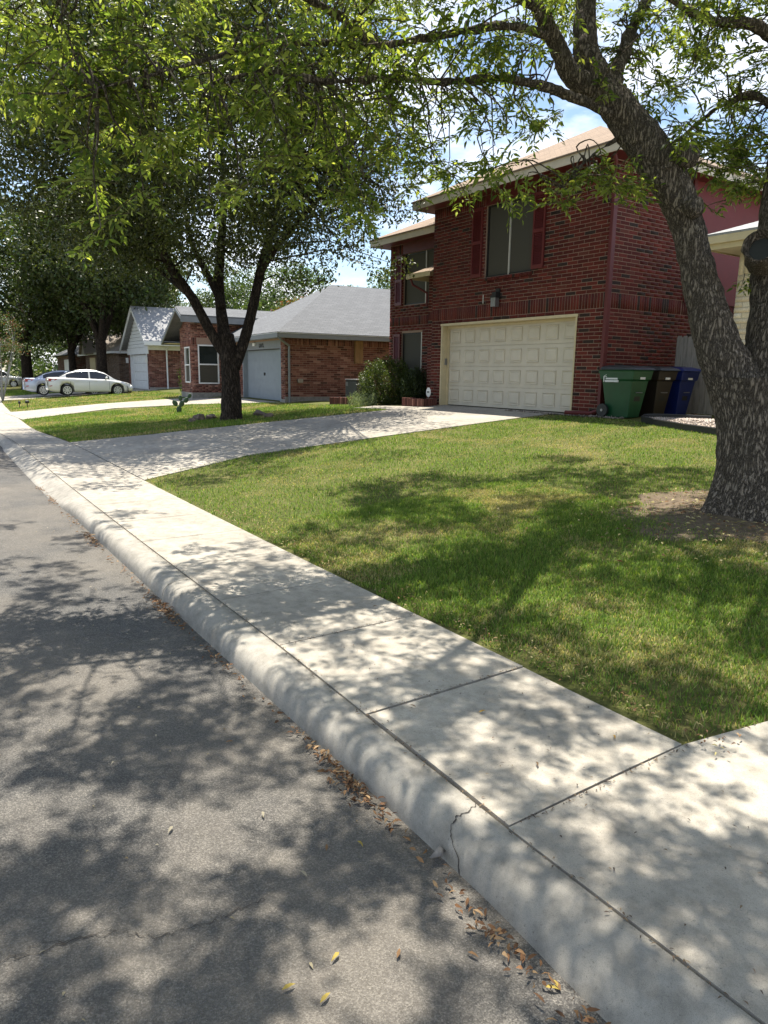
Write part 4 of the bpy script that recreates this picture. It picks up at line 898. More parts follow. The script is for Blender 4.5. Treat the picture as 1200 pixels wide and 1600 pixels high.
m = MB(WF); m.tube([(.95, 1.1, 2.8), (.15, 1.1, 2.5), (.08, 1.1, 2.3), (.08, 1.1, 0), (.2, 1.1, -.1)], .05, 8); m.build('downspout', 'white_paint', wh)
m = MB(WF); m.box((-.02, -.03, -.5), (.05, 8, .11)); m.build('foundation', 'foundation', wh)
for x in (-5.65, -.2): m = MB(WF); m.box((x-.08, -.2, 1.65), (x+.08, -.06, 2.0)); m.build('wall_lantern', 'white_paint', wh)
# low tree stems with bright leaves at the corner of the white house
TF = frame((-57, 14.2, .5), -4); tn = thing('tan_brick_house', TF[0]+np.array([-4, 4, 0]), 'tan and brown brick house with broad beige roof behind the parked cars', 'house')
m = MB(TF); m.box((-14, 0, -.4), (2, .3, 2.5)); m.box((1.7, .3, -.4), (2, 9, 2.5)); m.box((-14, .3, -.4), (-13.7, 9, 2.5)); twl = m.build('wall', 'mortar', tn)
TB = Wall(BROWN, BROWN_W, .3, .0838, .012); TB.plane(TF[0]+TF[1]@np.array((-14, 0, 0.)), TF[1]@X_, -(TF[1]@Y_), 16, 0, 2.45, [(2.4, 5.6, -.1, 2.2), (6.5, 7.6, -.1, 2.2), (9, 10.2, .7, 2.1)]); TB.plane(TF[0]+TF[1]@np.array((2, 0, 0.)), TF[1]@Y_, TF[1]@X_, 8, 0, 2.45); TB.build(twl, 0)
m = MB(TF); m.box((-11.5, -.02, -.05), (-8.5, -.003, 2.15)); m.build('garage_door', 'cream_paint', tn)
m = MB(TF); m.box((-7.5, -.03, -.05), (-6.4, -.003, 2.15)); m.build('door', 'wood_brown', tn)
m = MB(TF); m.box((-5, -.03, .7), (-3.8, -.003, 2.1)); wq = m.build('window', 'white_paint', tn); q = MB(TF); q.box((-4.92, -.04, .78), (-3.88, -.031, 2.02)); q.build('pane', 'glass', wq)
m = MB(TF); m.add([(-14.6, -.6, 2.5), (2.6, -.6, 2.5), (2.6, 9.6, 2.5), (-14.6, 9.6, 2.5), (-10, 4.5, 5.6), (-2, 4.5, 5.6)], [(0, 1, 5, 4), (1, 2, 5), (2, 3, 4, 5), (3, 0, 4)]); m.build('roof', 'shingle_beige', tn)
m = MB(TF); gable_roof(m, -8.6, 2.5, -6.9, 4.0, -5.2, 2.5, -1.3, 3, .1); m.build('porch_gable', 'shingle_beige', tn)
m = MB(TF); m.add([(-8.4, -1.1, 2.4), (-5.4, -1.1, 2.4), (-6.9, -1.1, 3.8), (-8.4, -1, 2.4), (-5.4, -1, 2.4), (-6.9, -1, 3.8)], [(0, 1, 2), (5, 4, 3)]); m.build('gable_front', 'wood_grey', tn)
m = MB(TF); m.box((-14.6, -.62, 2.35), (2.6, -.58, 2.5)); m.box((2.57, -.6, 2.35), (2.61, 9, 2.5)); m.build('fascia', 'white_paint', tn)
UF = frame((-74, 14.5, .45), -5); un = thing('brown_brick_house', UF[0], 'plain brown brick house with grey roof half hidden behind the far oak trunks', 'house')
m = MB(UF); m.box((-13, 0, -.4), (2, 9, 2.5)); uw_ = m.build('wall', 'mortar', un)
UB = Wall(BROWN[1:]+PINK[2:4], [.2]*5, .3, .0838, .012); UB.plane(UF[0]+UF[1]@np.array((-13, 0, 0.)), UF[1]@X_, -(UF[1]@Y_), 15, 0, 2.45); UB.plane(UF[0]+UF[1]@np.array((2, 0, 0.)), UF[1]@Y_, UF[1]@X_, 9, 0, 2.45); UB.build(uw_, 0)
m = MB(UF); hip(m, -13.6, 2.6, -.6, 9.6, 2.56, .5); m.build('roof', 'shingle_grey', un)
m = MB(UF); m.box((-6, -.03, -.05), (-1.2, -.003, 2.15)); m.build('garage_door', 'white_paint', un)
# ------------------------------------------------------------------ cars
def car(name, o, ang, mat, label, Lc=4.37, Wd=1.7, H=1.45, suv=False, black_nose=False):
    F = frame(o, ang); root = thing(name, o, label, 'car'); hw = Wd/2
    # local x: forward, z: up
    wf, wr, R = Lc/2-.85, -Lc/2+.95, .31
    def ip(x, tab):
        xs_, zs_ = zip(*tab); return float(np.interp(x, xs_, zs_))
    belt = [(-Lc/2, .9), (-Lc/2+.08, .98), (-1.55, 1.0), (-.9, .98), (.9, .92), (1.5, .84), (Lc/2-.25, .72), (Lc/2-.05, .62), (Lc/2, .55)]
    if suv: belt = [(-Lc/2, 1.05), (-1.2, 1.05), (1.0, 1.0), (1.6, .98), (Lc/2-.1, .9), (Lc/2, .7)]
    roof_t = [(-1.72, 1.0), (-1.2, 1.27), (-.75, 1.40), (-.2, H), (.3, H-.03), (.75, 1.28), (1.25, .95), (1.45, .87)]
    if suv: roof_t = [(-Lc/2+.05, 1.1), (-Lc/2+.3, 1.6), (-1, 1.72), (.2, 1.7), (.7, 1.5), (1.3, 1.02)]
    def width(x):
        t_ = abs(x)/(Lc/2); return hw*(1-.16*max(0, (t_-.72)/.28)**2)
    def sill(x):
        z = .2+.1*max(0, (abs(x)-Lc/2+.35)/.35)
        for w in (wf, wr):
            if abs(x-w) < R+.07: z = max(z, .3+math.sqrt(max(0, (R+.07)**2-(x-w)**2)))
        return z
    st = sorted(set(list(np.linspace(-Lc/2, Lc/2, 60))+[wf-R-.071, wf+R+.071, wr-R-.071, wr+R+.071])); V = []; Fc = []
    for x in st:
        zb, zt, w = sill(x), ip(x, belt), width(x); zm = .58 if zb < .55 else zb+.04
        V += [(x, w*s*k, z) for s in (-1,) for k, z in ((.94, zb), (.99, min(zb+.12, zm)), (1, max(zm, zb+.02)), (.985, zt-.1), (.95, zt-.02), (.8, zt+.012), (0, zt+.03))]
        V += [(x, w*k, z) for k, z in ((.8, zt+.012), (.95, zt-.02), (.985, zt-.1), (1, max(zm, zb+.02)), (.99, min(zb+.12, zm)), (.94, zb))]
    k = 13
    for i in range(len(st)-1):
        for j in range(k-1): a = i*k+j; Fc.append((a, a+1, a+k+1, a+k))
        Fc.append((i*k+k-1, i*k, i*k+k, i*k+2*k-1))
    Fc += [tuple(range(k)), tuple(range(len(V)-1, len(V)-k-1, -1))]
    MB(F).add(V, Fc).build('body', mat, root, smooth=True)
    # greenhouse split into panes, pillars and roof
    x0, x1 = roof_t[0][0], roof_t[-1][0]; gs = list(np.linspace(x0, x1, 41)); parts = {'roof': MB(F), 'side_window': [MB(F), MB(F), MB(F), MB(F)], 'windshield': MB(F), 'rear_window': MB(F)}
    def sec(x):
        zt = ip(x, roof_t); zb = ip(x, belt)-.01; zt = max(zt, zb+.01); h = zt-zb; w = width(x)
        q = lambda f: w*(.93-.24*min(1, f*h/.5))
        return [(x, -q(0), zb), (x, -q(.86), zb+h*.86), (x, -q(1)*.9, zt), (x, 0, zt+.025*min(1, h/.3)), (x, q(1)*.9, zt), (x, q(.86), zb+h*.86), (x, q(0), zb)]
    xa, xb = (-1.3, .95) if not suv else (-1.9, 1.0)
    for a, b in zip(gs, gs[1:]):
        A, B = sec(a), sec(b); mid = (a+b)/2
        for j in range(6):
            quad = [A[j], A[j+1], B[j+1], B[j]]
            if j in (0, 5):
                if xa < mid < xb and abs(mid+.12) > .045:
                    zlo = [A[j], B[j]] if j == 0 else [A[j+1], B[j+1]]; zhi = [A[j+1], B[j+1]] if j == 0 else [A[j], B[j]]
                    parts['side_window'][(0 if j == 0 else 2)+(0 if mid < -.12 else 1)].quad(*quad)
                else: parts['roof'].quad(*quad)
            elif j in (2, 3) or j in (1, 4):
                z_ = ip(mid, roof_t)
                if mid > .38 and j in (2, 3): parts['windshield'].quad(*quad)
                elif mid < -.78 and j in (2, 3) and not suv: parts['rear_window'].quad(*quad)
                else: parts['roof'].quad(*quad)
    parts['roof'].build('roof', mat, root, smooth=False); parts['windshield'].build('windshield', 'car_glass', root, smooth=True)
    if parts['rear_window'].v: parts['rear_window'].build('rear_window', 'car_glass', root, smooth=True)
    for s in parts['side_window']:
        if s.v: s.build('side_window', 'car_glass', root)
    for x in (wf, wr):
        for s in (-1, 1):
            y = s*(hw-.1); q = MB(F); q.tube([(x, y-.1, R), (x, y+.1, R)], R, 28); w_ = q.build('wheel', 'tyre', root)
            q = MB(F); yo = y+s*.101; q.tube([(x, yo-.004, R), (x, yo+.004, R)], .05, 12)
            for n_ in range(8):
                a = n_*math.pi/4; c_, s_ = math.cos(a), math.sin(a); r0, r1, h0, h1 = .04, .205, .022, .045
                q.add([(x+c_*r0-s_*h0, yo+s*.004, R+s_*r0+c_*h0), (x+c_*r1-s_*h1, yo+s*.004, R+s_*r1+c_*h1), (x+c_*r1+s_*h1, yo+s*.004, R+s_*r1-c_*h1), (x+c_*r0+s_*h0, yo+s*.004, R+s_*r0-c_*h0)], [(0, 1, 2, 3)])
            V = []; Fc = []
            for n_ in range(28):
                a = n_*2*math.pi/28
                for r_ in (.19, .225): V.append((x+math.cos(a)*r_, yo+s*.005, R+math.sin(a)*r_))
            for n_ in range(28): m_ = (n_+1) % 28; Fc.append((2*n_, 2*n_+1, 2*m_+1, 2*m_))
            q.add(V, Fc); q.build('rim', 'rim', w_)
            q = MB(F); V = []; Fc = []
            for n_ in range(15):       # dark arch liner
                a = math.pi*n_/14; V += [(x+math.cos(a)*(R+.075), s*(hw-.015), .3+math.sin(a)*(R+.075)), (x+math.cos(a)*(R+.075), s*(hw-.32), .3+math.sin(a)*(R+.075))]
            for n_ in range(14): Fc.append((2*n_, 2*n_+1, 2*n_+3, 2*n_+2))
            q.add(V, Fc); q.build('wheel_arch', 'black', root)
    for s in (-1, 1):
        w = width(-Lc/2+.2); q = MB(F); q.add([(-Lc/2-.012, s*w*.55, .8), (-Lc/2-.012, s*w*.55, .93), (-Lc/2+.03, s*(w*.93), .95), (-Lc/2+.03, s*(w*.93), .78), (-Lc/2+.5, s*(width(-Lc/2+.5)+.004), .97-.05), (-Lc/2+.25, s*(w+.006), .79)], [(0, 1, 2, 3), (3, 2, 4, 5)]); q.build('taillight', 'red_lens', root)
        q = MB(F); q.add([(-Lc/2+.06, s*(width(-Lc/2+.06)+.01), .5), (-Lc/2+.2, s*(width(-Lc/2+.2)+.006), .53), (-Lc/2+.2, s*(width(-Lc/2+.2)+.006), .57), (-Lc/2+.05, s*(width(-Lc/2+.05)+.01), .55)], [(0, 1, 2, 3)]); q.build('reflector', 'red_lens', root)
        q = MB(F); q.add([(Lc/2-.1, s*width(Lc/2-.1)*.55, .67), (Lc/2-.12, s*width(Lc/2-.1)*1.0, .64), (Lc/2-.42, s*(width(Lc/2-.42)+.006), .76), (Lc/2-.3, s*width(Lc/2-.3)*.6, .755)], [(0, 1, 2, 3)]); q.build('headlight', 'clear_lens', root)
        q = MB(F); q.tube([(.78, s*(hw-.08), .97), (.8, s*(hw+.06), 1.0), (.8, s*(hw+.2), 1.02)], [.03, .075, .06], 8); q.build('wing_mirror', mat, root, smooth=True)
        for x in (-.75, .22): q = MB(F); q.box((x-.1, s*(hw-.002)-.012, .83), (x+.1, s*(hw-.002)+.012, .86)); q.build('door_handle', mat, root)
        for x in (-1.12, -.12, .95): q = MB(F); q.box((x-.006, s*(hw+.0005)-.004, .34), (x+.006, s*(hw+.0005)+.004, .8)); q.build('door_seam', 'black', root)
    q = MB(F); q.box((-Lc/2-.02, -.25, .62), (-Lc/2-.006, .25, .75)); q.build('licence_plate', 'plate', root)
    if black_nose:
        q = MB(F); V = []; n_ = 12
        for i in range(n_+1):
            a = -1+2*i/n_; x = Lc/2+.03-.34*abs(a)**3; V += [(x, a*hw*.985, .2), (x+.01, a*hw*.99, .42), (x-.03, a*hw*.97, .6)]
        q.add(V, [(3*i+j, 3*i+3+j, 3*i+4+j, 3*i+1+j) for i in range(n_) for j in range(2)]); q.build('front_bumper', 'black', root)
    return root
p1, p2 = ground(116, 616), ground(190, 612.5); 
ang = 86; ca, sa = math.cos(math.radians(ang)), math.sin(math.radians(ang))
sc_mid = (p1+p2)/2; ctr = sc_mid+np.array([-.85, .1, 0]); ctr[:2] *= .93; ctr[1] -= .35; ctr[2] = zg(ctr[0], ctr[1])+.012
def on_slope(o, ang):  # tilt the finished car to the driveway slope
    pass
car('parked_car', ctr, ang, 'car_white', 'pearl white sedan with a black front bumper parked before the white garage', Lc=4.5, Wd=1.72, black_nose=True)
c2 = ctr+np.array([-2.75, -.75, 0]); c2[2] = zg(c2[0], c2[1])+.012
car('parked_car', c2, ang+1, 'car_silver', 'silver blue sedan parked behind the pearl white sedan', Lc=4.6, Wd=1.78)
c3 = np.array([-76, 8.3, 0]); c3[2] = zg(c3[0], c3[1])+.02
car('parked_suv', c3, 78, 'car_grey', 'light coloured sport utility vehicle half hidden by an oak trunk down the street', Lc=4.6, Wd=1.85, suv=True)
# ------------------------------------------------------------------ trees
def limb(m, pts, rad, n=10, sub=6, wob=.0):
    """smooth tapering limb through the given points"""
    pts = np.array(pts, float); t_ = np.linspace(0, len(pts)-1, (len(pts)-1)*sub+1); out = []
    for q in t_:
        i = min(int(q), len(pts)-2); f_ = q-i; p0 = pts[max(i-1, 0)]; p1, p2 = pts[i], pts[i+1]; p3 = pts[min(i+2, len(pts)-1)]
        out.append(.5*((2*p1)+(-p0+p2)*f_+(2*p0-5*p1+4*p2-p3)*f_*f_+(-p0+3*p1-3*p2+p3)*f_**3))
    r = np.interp(t_, range(len(rad)), rad)
    m.tube(out, list(r), n, True, wob); return out
def twigs(m, centres, nodes, r=.03, n=5):
    nodes = np.array(nodes)
    for c in centres:
        d_ = np.linalg.norm(nodes-c, axis=1)+.5*np.maximum(0, nodes[:, 2]-c[2]); p = nodes[np.argmin(d_)]; v = c-p; mid = p+v*.5+np.array([0, 0, .12*np.linalg.norm(v)])+rng.normal(0, .05*np.linalg.norm(v)+.01, 3)
        m.tube([p, mid, c], [r, r*.6, r*.2], n, False)
def ellipsoid_clumps(c, R, n, rlo, rhi, shell=.45, lowcut=-.75):
    out = []
    while len(out) < n:
        v = rvec(1)[0]*rng.uniform(shell, 1)**.6
        if v[2] < lowcut: continue
        out.append(np.array(c)+v*np.array(R))
    return np.array(out), rng.uniform(rlo, rhi, n)
def simple_tree(name, base, h_trunk, r0, crown_c, R, nclump, per, ln, wd, pal, label, group, forks=4, bark='bark_oak', mat='leafdark', rl=(.9, 1.6), limbs=None, lowcut=-.75):
    t_ = thing(name, base, label, 'tree', group); m = MB(); nodes = []; base = np.array(base, float); top = base+np.array([0, 0, h_trunk])
    if limbs is None:
        limb(m, [base-Z_*.2, base+Z_*h_trunk*.12, base+Z_*h_trunk*.5+rng.normal(0, .08, 3), top], [r0*1.6, r0*1.1, r0*.92, r0*.9], 12, 4, .05)
        limbs = []
        for k in range(forks):
            a = 2*math.pi*k/forks+rng.uniform(-.4, .4); e = np.array(crown_c)+np.array([math.cos(a)*R[0]*.6, math.sin(a)*R[1]*.6, R[2]*rng.uniform(-.1, .5)])
            limbs.append(([top-Z_*r0, top*.6+e*.4+Z_*.3, e], [r0*.62, r0*.42, r0*.12]))
    for pts, rad in limbs: nodes += limb(m, pts, rad, 9, 6, .06)[3:]
    cs, rs = ellipsoid_clumps(crown_c, R, nclump, *rl, lowcut=lowcut); twigs(m, cs, nodes, max(.02, r0*.12))
    m.build('trunk', bark, t_, smooth=True)
    foliage('crown', t_, clump_points(cs, rs, per), ln, wd, pal, mat, .3); return t_
# oak in front of the blue-door house
ob = ground(362, 656); dep = (ob-CAM)@FW
P = lambda px, py, dd=0: at_depth(px, py, dep+dd)
oak = thing('oak_tree', ob, 'dark multi-limbed oak tree on the lawn between the two driveways', 'tree'); m = MB(); nodes = []
limb(m, [ob-Z_*.25, ob+Z_*.1, P(361, 600), P(358, 560), P(352, 525)], [.45, .30, .255, .25, .24], 14, 6, .04)
for pts, rad in (([P(356, 560), P(330, 520, -.2), P(300, 465, -.4), P(262, 410, -.8), P(232, 330, -1.5), P(215, 240, -2.2)], [.16, .14, .13, .12, .09, .05]),
                 ([P(353, 540), P(346, 490, .2), P(342, 440, .5), P(346, 380, .8), P(350, 300, 1), P(345, 220, 1.2)], [.2, .15, .14, .12, .09, .05]),
                 ([P(347, 480), P(330, 440, .4), P(300, 380, 1), P(285, 300, 1.8)], [.1, .1, .08, .04]),
                 ([P(366, 575), P(382, 530, .1), P(395, 480, .3), P(408, 420, .5), P(425, 360, .9), P(450, 270, 1.5)], [.17, .15, .14, .13, .1, .05]),
                 ([P(405, 430), P(430, 390, -.6), P(480, 330, -1.5), P(530, 280, -2.2)], [.09, .08, .06, .03]),
                 ([P(300, 465, -.4), P(270, 440, .8), P(200, 380, 2.5)], [.08, .07, .03])):
    nodes += limb(m, pts, rad, 10, 6, .05)[4:]
oc_ = P(345, 215, .3)+np.array([1.5, -1.4, 0]); cs, rs = ellipsoid_clumps(oc_, (5.9, 5.3, 4.1), 250, .7, 1.3, .3, -.9)
cs2 = np.array([P(px+rng.normal(0, 14), py+rng.normal(0, 12), rng.uniform(-1.5, 2)) for px, py in ((560, 330), (590, 290), (610, 250), (640, 330), (600, 350), (540, 380), (480, 420), (500, 395), (440, 400), (560, 300), (620, 200), (660, 240), (180, 380), (140, 330), (100, 380), (200, 330), (250, 330), (60, 300), (90, 250), (30, 330), (580, 240), (520, 340), (150, 250), (680, 200))])
cs3 = np.array([P(rng.uniform(40, 640), rng.uniform(270, 425)-.00022*0, rng.uniform(-3, 3)) for _ in range(60)]); cs2 = np.concatenate([cs2, cs3, np.stack([rng.uniform(-17.5, -11.5, 60), rng.uniform(3.2, 8.2, 60), rng.uniform(6.2, 9.5, 60)], 1)]); cs = np.concatenate([cs, cs2]); rs = np.concatenate([rs, rng.uniform(.4, .8, len(cs2))])
twigs(m, cs, nodes, .03); m.build('trunk', 'bark_oak', oak, smooth=True)
foliage('crown', oak, clump_points(cs, rs, 430, .75), .115, .06, OAK, 'leafdark', .3)
# rocks and root mound round the oak
for i, (px, py, r) in enumerate(((312, 657, .2), (330, 655, .16), (405, 650, .2), (420, 652, .13), (300, 660, .12))):
    p = ground(px, py); m = MB(); V = rvec(42); V = V*(.75+.35*rng.random((42, 1)))*np.array([r*1.3, r, r*.75])+p+Z_*r*.25
    import bmesh
    bm_ = bmesh.new(); [bm_.verts.new(v-p) for v in V]; bmesh.ops.convex_hull(bm_, input=bm_.verts); loose = [v for v in bm_.verts if not v.link_faces]; bmesh.ops.delete(bm_, geom=loose, context='VERTS')
    me = bpy.data.meshes.new('rock'); bm_.to_mesh(me); bm_.free(); me.materials.append(M['rock'])
    tag(link_mesh('rock', me, None, p), ['largest brown rock on the cactus side of the oak', 'rounded rock touching the oak trunk on the cactus side', 'rough brown rock on the garage side of the oak', 'small rock farthest from the oak on the garage side', 'smallest rock lying nearest the cactus'][i], 'rock', 'rocks round the oak')
cc = ground(280, 645); cac = thing('prickly_pear', cc, 'small prickly pear cactus growing alone on the lawn', 'cactus')
for dx, dz, r, tl in ((0, .12, .13, .1), (.1, .32, .12, .5), (-.13, .34, .12, -.6), (.26, .45, .11, .5), (.06, .52, .1, 0), (.38, .6, .09, .5)):
    m = MB(); V = []; Fc = []; u_ = np.array([.42, .9, 0])
    for i in range(7):
        ph = -math.pi/2+math.pi*i/6
        for k in range(10):
            a = 2*math.pi*k/10; q = np.array([math.cos(ph)*math.cos(a)*r*.75, math.cos(ph)*math.sin(a)*.025, math.sin(ph)*r]); q = np.array([q[0]*math.cos(tl)+q[2]*math.sin(tl), q[1], -q[0]*math.sin(tl)+q[2]*math.cos(tl)])
            V.append(cc+u_*(dx+q[0])+np.array([.9, -.42, 0])*q[1]+Z_*(dz+q[2]))
    for i in range(6):
        for k in range(10): a, b = i*10+k, i*10+(k+1) % 10; Fc.append((a, b, b+10, a+10))
    m.add(V, Fc).build('pad', 'cactus', cac, smooth=True)
for i, (px, py) in enumerate(((31, 638), (43, 637))):
    p = ground(px, py); t_ = thing('path_light', p, ('small black solar path light on a thin stake' if i == 0 else 'small black solar path light with a square head'), 'path light', 'solar lights on the far lawn')
    m = MB(); m.tube([p-Z_*.05, p+Z_*.2], .02, 6); m.build('stake', 'black', t_); m = MB(); m.tube([p+Z_*.2, p+Z_*.3, p+Z_*.33], [.05 if i == 0 else .08, .06 if i == 0 else .1, .03], 8); m.build('lamp_head', 'black', t_)
# far trees
G_ = 'big oaks shading the far end of the street'
def far_oak(name, xy, h, r0, R, cz, lab, n=70, lean=(0, 0)):
    b = (xy[0], xy[1], zg(*xy)); simple_tree(name, b, h, r0, (xy[0]+lean[0], xy[1]+lean[1], cz), R, int(n*1.3), 105, .3, .17, OAK[:3]+MIDG[:1], lab, G_, 4, rl=(1.2, 2.2), lowcut=-.95)
far_oak('oak_tree', (-64, 9.2), 4.2, .42, (7.5, 6.5, 5.2), 8.6, 'big dark oak with a straight trunk beside the light sport utility vehicle', 75)
far_oak('oak_tree', (-60.5, 11.9), 3.0, .3, (6, 5, 4.7), 8.6, 'leaning oak with a long limb reaching over the silver blue sedan', 60, (2, 2))
far_oak('oak_tree', (-52.5, 12.3), 3.4, .36, (6.5, 5, 4.6), 9.3, 'stout forked oak standing before the tan brick house', 75)
far_oak('oak_tree', (-72, 18), 4, .35, (8, 8, 5.5), 8.5, 'broad oak behind the roof of the tan brick house', 60)
far_oak('oak_tree', (-85, 8), 4, .4, (8, 8, 6), 8, 'far oak closing the street beyond the sport utility vehicle', 55)
far_oak('oak_tree', (-95, 24), 4, .4, (9, 9, 6), 8, 'hazy oak rising behind all the houses', 50)
cmz = ground(5, 622); cmz = np.array([-44.8, 5.1, zg(-44.8, 5.1)])
t_ = thing('crape_myrtle', cmz, 'small crape myrtle with thin pale stems and reddish tips', 'tree'); m = MB(); nodes = []
for k in range(6): a = k*1.05; nodes += limb(m, [cmz, cmz+np.array([math.cos(a)*.35, math.sin(a)*.35, 1.2]), cmz+np.array([math.cos(a)*.9, math.sin(a)*.9, 3])], [.05, .04, .015], 6, 4)[4:]
cs, rs = ellipsoid_clumps(cmz+Z_*3.3, (1.5, 1.5, 1.7), 40, .3, .6); twigs(m, cs, nodes, .015); m.build('trunk', 'wood_grey', t_, smooth=True)
foliage('crown', t_, clump_points(cs, rs, 500), .1, .05, MIDG+[(.2, .07, .05), (.12, .1, .03)], 'leafdark', .2)
BG = 'trees behind the grey roofed house'
def bgtree(xy, cz, R, pal, lab, n=45, h=4):
    b = (xy[0], xy[1], .85+drop(xy[0])); simple_tree('tree', b, h, .22, (*xy, cz), R, int(n*1.5), 150, .26, .14, pal, lab, BG, 4, rl=(.8, 1.5))
bgtree((-43, 33), 6.4, (5, 5, 3.6), PALEG, 'pale green tree behind the grey hip roof')
bgtree((-36, 34), 6.2, (4.5, 4.5, 3.6), PALEG+MIDG, 'mid green tree behind the flue pipe')
bgtree((-54, 28), 6.5, (5, 5, 3.5), MIDG, 'full green tree behind the bay gable')
bgtree((-47, 26), 4.8, (2.2, 2.2, 1.8), [(.22, .08, .05), (.16, .12, .04), (.1, .11, .03)], 'reddish leaved tree peeping between the oak limbs', 30, 2.5)
bgtree((-62, 27), 7, (6, 5, 4), MIDG, 'dense green tree behind the white gable house')
bgtree((-24, 40), 7, (6, 6, 4.5), MIDG, 'green tree far behind the two-storey house')
wc = np.array([(-128+rng.uniform(-14, 14), y_+rng.uniform(-2, 2), rng.uniform(.5, 9)) for y_ in np.arange(-60, 62, .3)]); wr_ = rng.uniform(1.8, 3.2, len(wc)); wp = clump_points(wc, wr_, 26, .8)
wD = rvec(len(wp)); V, T, k = leaf_mesh(wp, wD, rvec(len(wp))+Z_*.8, .55*rng.uniform(.7, 1.3, len(wp)), .34*rng.uniform(.7, 1.3, len(wp)), .2, False)
tag(np_mesh('distant_woods', V, T, 'leafdark', np.repeat(np.clip(pick_cols(MIDG, len(wp)), 0, 1), k, 0)), 'distant mass of trees closing the end of the street', 'woods', kind='stuff')
# bright young shrub at the corner between white house and bay
ys = by((-3.0, .5, 0)); shrub('young_shrub', (ys[0], ys[1], zg(ys[0], ys[1])), .45, 1.7, 'thin shrub with bright yellow green top beside the bay', [(.14, .2, .03), (.1, .15, .03)], 500, .12, .05)
# ------------------------------------------------------------------ the near ash tree
tb = ground(1188, 802); nd_ = (tb-CAM)@FW
N_ = lambda px, py, dd=0: at_depth(px, py, nd_+dd*.6)
ash = thing('ash_tree', tb, 'large ash tree with rough grey bark forking low beside the sidewalk', 'tree'); m = MB(); nodes = []
pxm = nd_/FPX
# trunk with flared, lobed root collar
V = []; Fc = []; rings = [(835, 1190, 92, .2), (806, 1190, 82, .17), (788, 1191, 75, .13), (762, 1192, 68, .09), (730, 1192, 64, .06), (690, 1190, 62, .04), (650, 1185, 62, .03), (615, 1180, 66, .04), (590, 1174, 70, .05)]; nseg = 40
zz = None
for i, (py, px, rpx, lob) in enumerate(rings):
    c = N_(px, py); 
    for k in range(nseg):
        a = 2*math.pi*k/nseg; r = rpx*pxm*(1+lob*(math.sin(a*5+.7)*.6+math.sin(a*3+2)*.5))*(1+rng.normal(0, .012)); V.append(c+np.array([math.cos(a)*r, math.sin(a)*r, 0]))
for i in range(len(rings)-1):
    for k in range(nseg): a, b = i*nseg+k, i*nseg+(k+1) % nseg; Fc.append((a, b, b+nseg, a+nseg))
m.add(V, Fc)
R_ = lambda w: w*pxm/2
nodes += limb(m, [N_(1172, 660), N_(1152, 605), N_(1123, 545), N_(1102, 470), N_(1087, 405), N_(1072, 345), N_(1046, 285), N_(1010, 228), N_(975, 180), N_(935, 135)], [R_(92), R_(80), R_(68), R_(57), R_(48), R_(48), R_(58), R_(60), R_(54), R_(48)], 24, 7, .025)[30:]
nodes += limb(m, [N_(1196, 660), N_(1202, 600), N_(1206, 540), N_(1210, 470), N_(1214, 400), N_(1222, 320), N_(1235, 220), N_(1250, 120), N_(1262, 0), N_(1270, -160)], [R_(100), R_(84), R_(76), R_(72), R_(70), R_(60), R_(54), R_(48), R_(42), R_(28)], 22, 6, .025)[20:]
for pts, rad in (([N_(940, 142), N_(918, 90, .05), N_(914, 40, .1), N_(918, -30, .15), N_(922, -130, .2), N_(915, -300, .3)], [27, 21, 18, 17, 14, 8]),
                 ([N_(930, 140), N_(893, 118, -.1), N_(866, 60, -.3), N_(838, 10, -.5), N_(800, -70, -.9), N_(740, -190, -1.5)], [22, 17, 14, 12, 9, 5]),
                 ([N_(955, 150), N_(968, 100, .2), N_(985, 52, .5), N_(1012, -5, .8), N_(1060, -100, 1.3)], [16, 12, 10, 9, 5]),
                 ([N_(955, 180, -.15), N_(905, 155, -.35), N_(850, 135, -.5), N_(780, 122, -.8), N_(700, 128, -1.2), N_(610, 122, -1.7), N_(510, 127, -2.3), N_(420, 112, -2.8), N_(330, 130, -3.1)], [8, 7, 6, 5, 4.5, 4, 3.5, 3, 1.5]),
                 ([N_(866, 60, -.3), N_(790, 40, -.8), N_(690, 55, -1.3), N_(590, 72, -1.9), N_(490, 66, -2.5), N_(380, 78, -3), N_(270, 108, -3.4), N_(150, 140, -3.7)], [7, 6, 5, 4.5, 4, 3, 2.5, 1.5]),
                 ([N_(590, 72, -1.9), N_(520, 20, -2.4), N_(420, -30, -2.9), N_(280, -80, -3.3), N_(120, -60, -3.7)], [5, 4, 4, 3, 2]),
                 ([N_(838, 10, -.5), N_(700, -60, -1.6), N_(540, -120, -2.6), N_(330, -150, -3.4), N_(100, -120, -3.9)], [9, 8, 7, 5, 3]),
                 ([N_(915, -20, .1), N_(990, -150, -.6), N_(1020, -330, -1.6), N_(980, -560, -2.8)], [12, 10, 8, 4]),
                 ([N_(800, -70, -.9), N_(760, -240, -2), N_(700, -480, -3), N_(600, -760, -4)], [10, 9, 7, 4]),
                 ([N_(1250, 100), N_(1180, 40, -.1), N_(1120, 35, -.2), N_(1060, 5, -.3), N_(1000, -60, -.5)], [13, 9, 7, 6, 3]),
                 ([N_(1262, 0), N_(1180, -100, -.9), N_(1120, -260, -2), N_(1050, -480, -3.4)], [14, 12, 9, 4]),
                 ([N_(1240, 200), N_(1180, 150, .3), N_(1120, 170, .8), N_(1070, 210, 1.2)], [9, 6, 4, 2]),
                 ([N_(1262, 0), N_(1330, -140, .6), N_(1440, -260, 1.2)], [14, 11, 5]),
                 ([N_(990, 205, .1), N_(940, 232, .0), N_(905, 262, -.1), N_(880, 292, -.2)], [3.5, 3, 2, 1.2])):
    nodes += limb(m, pts, [r*pxm for r in rad], 10, 6, .05)[4:]
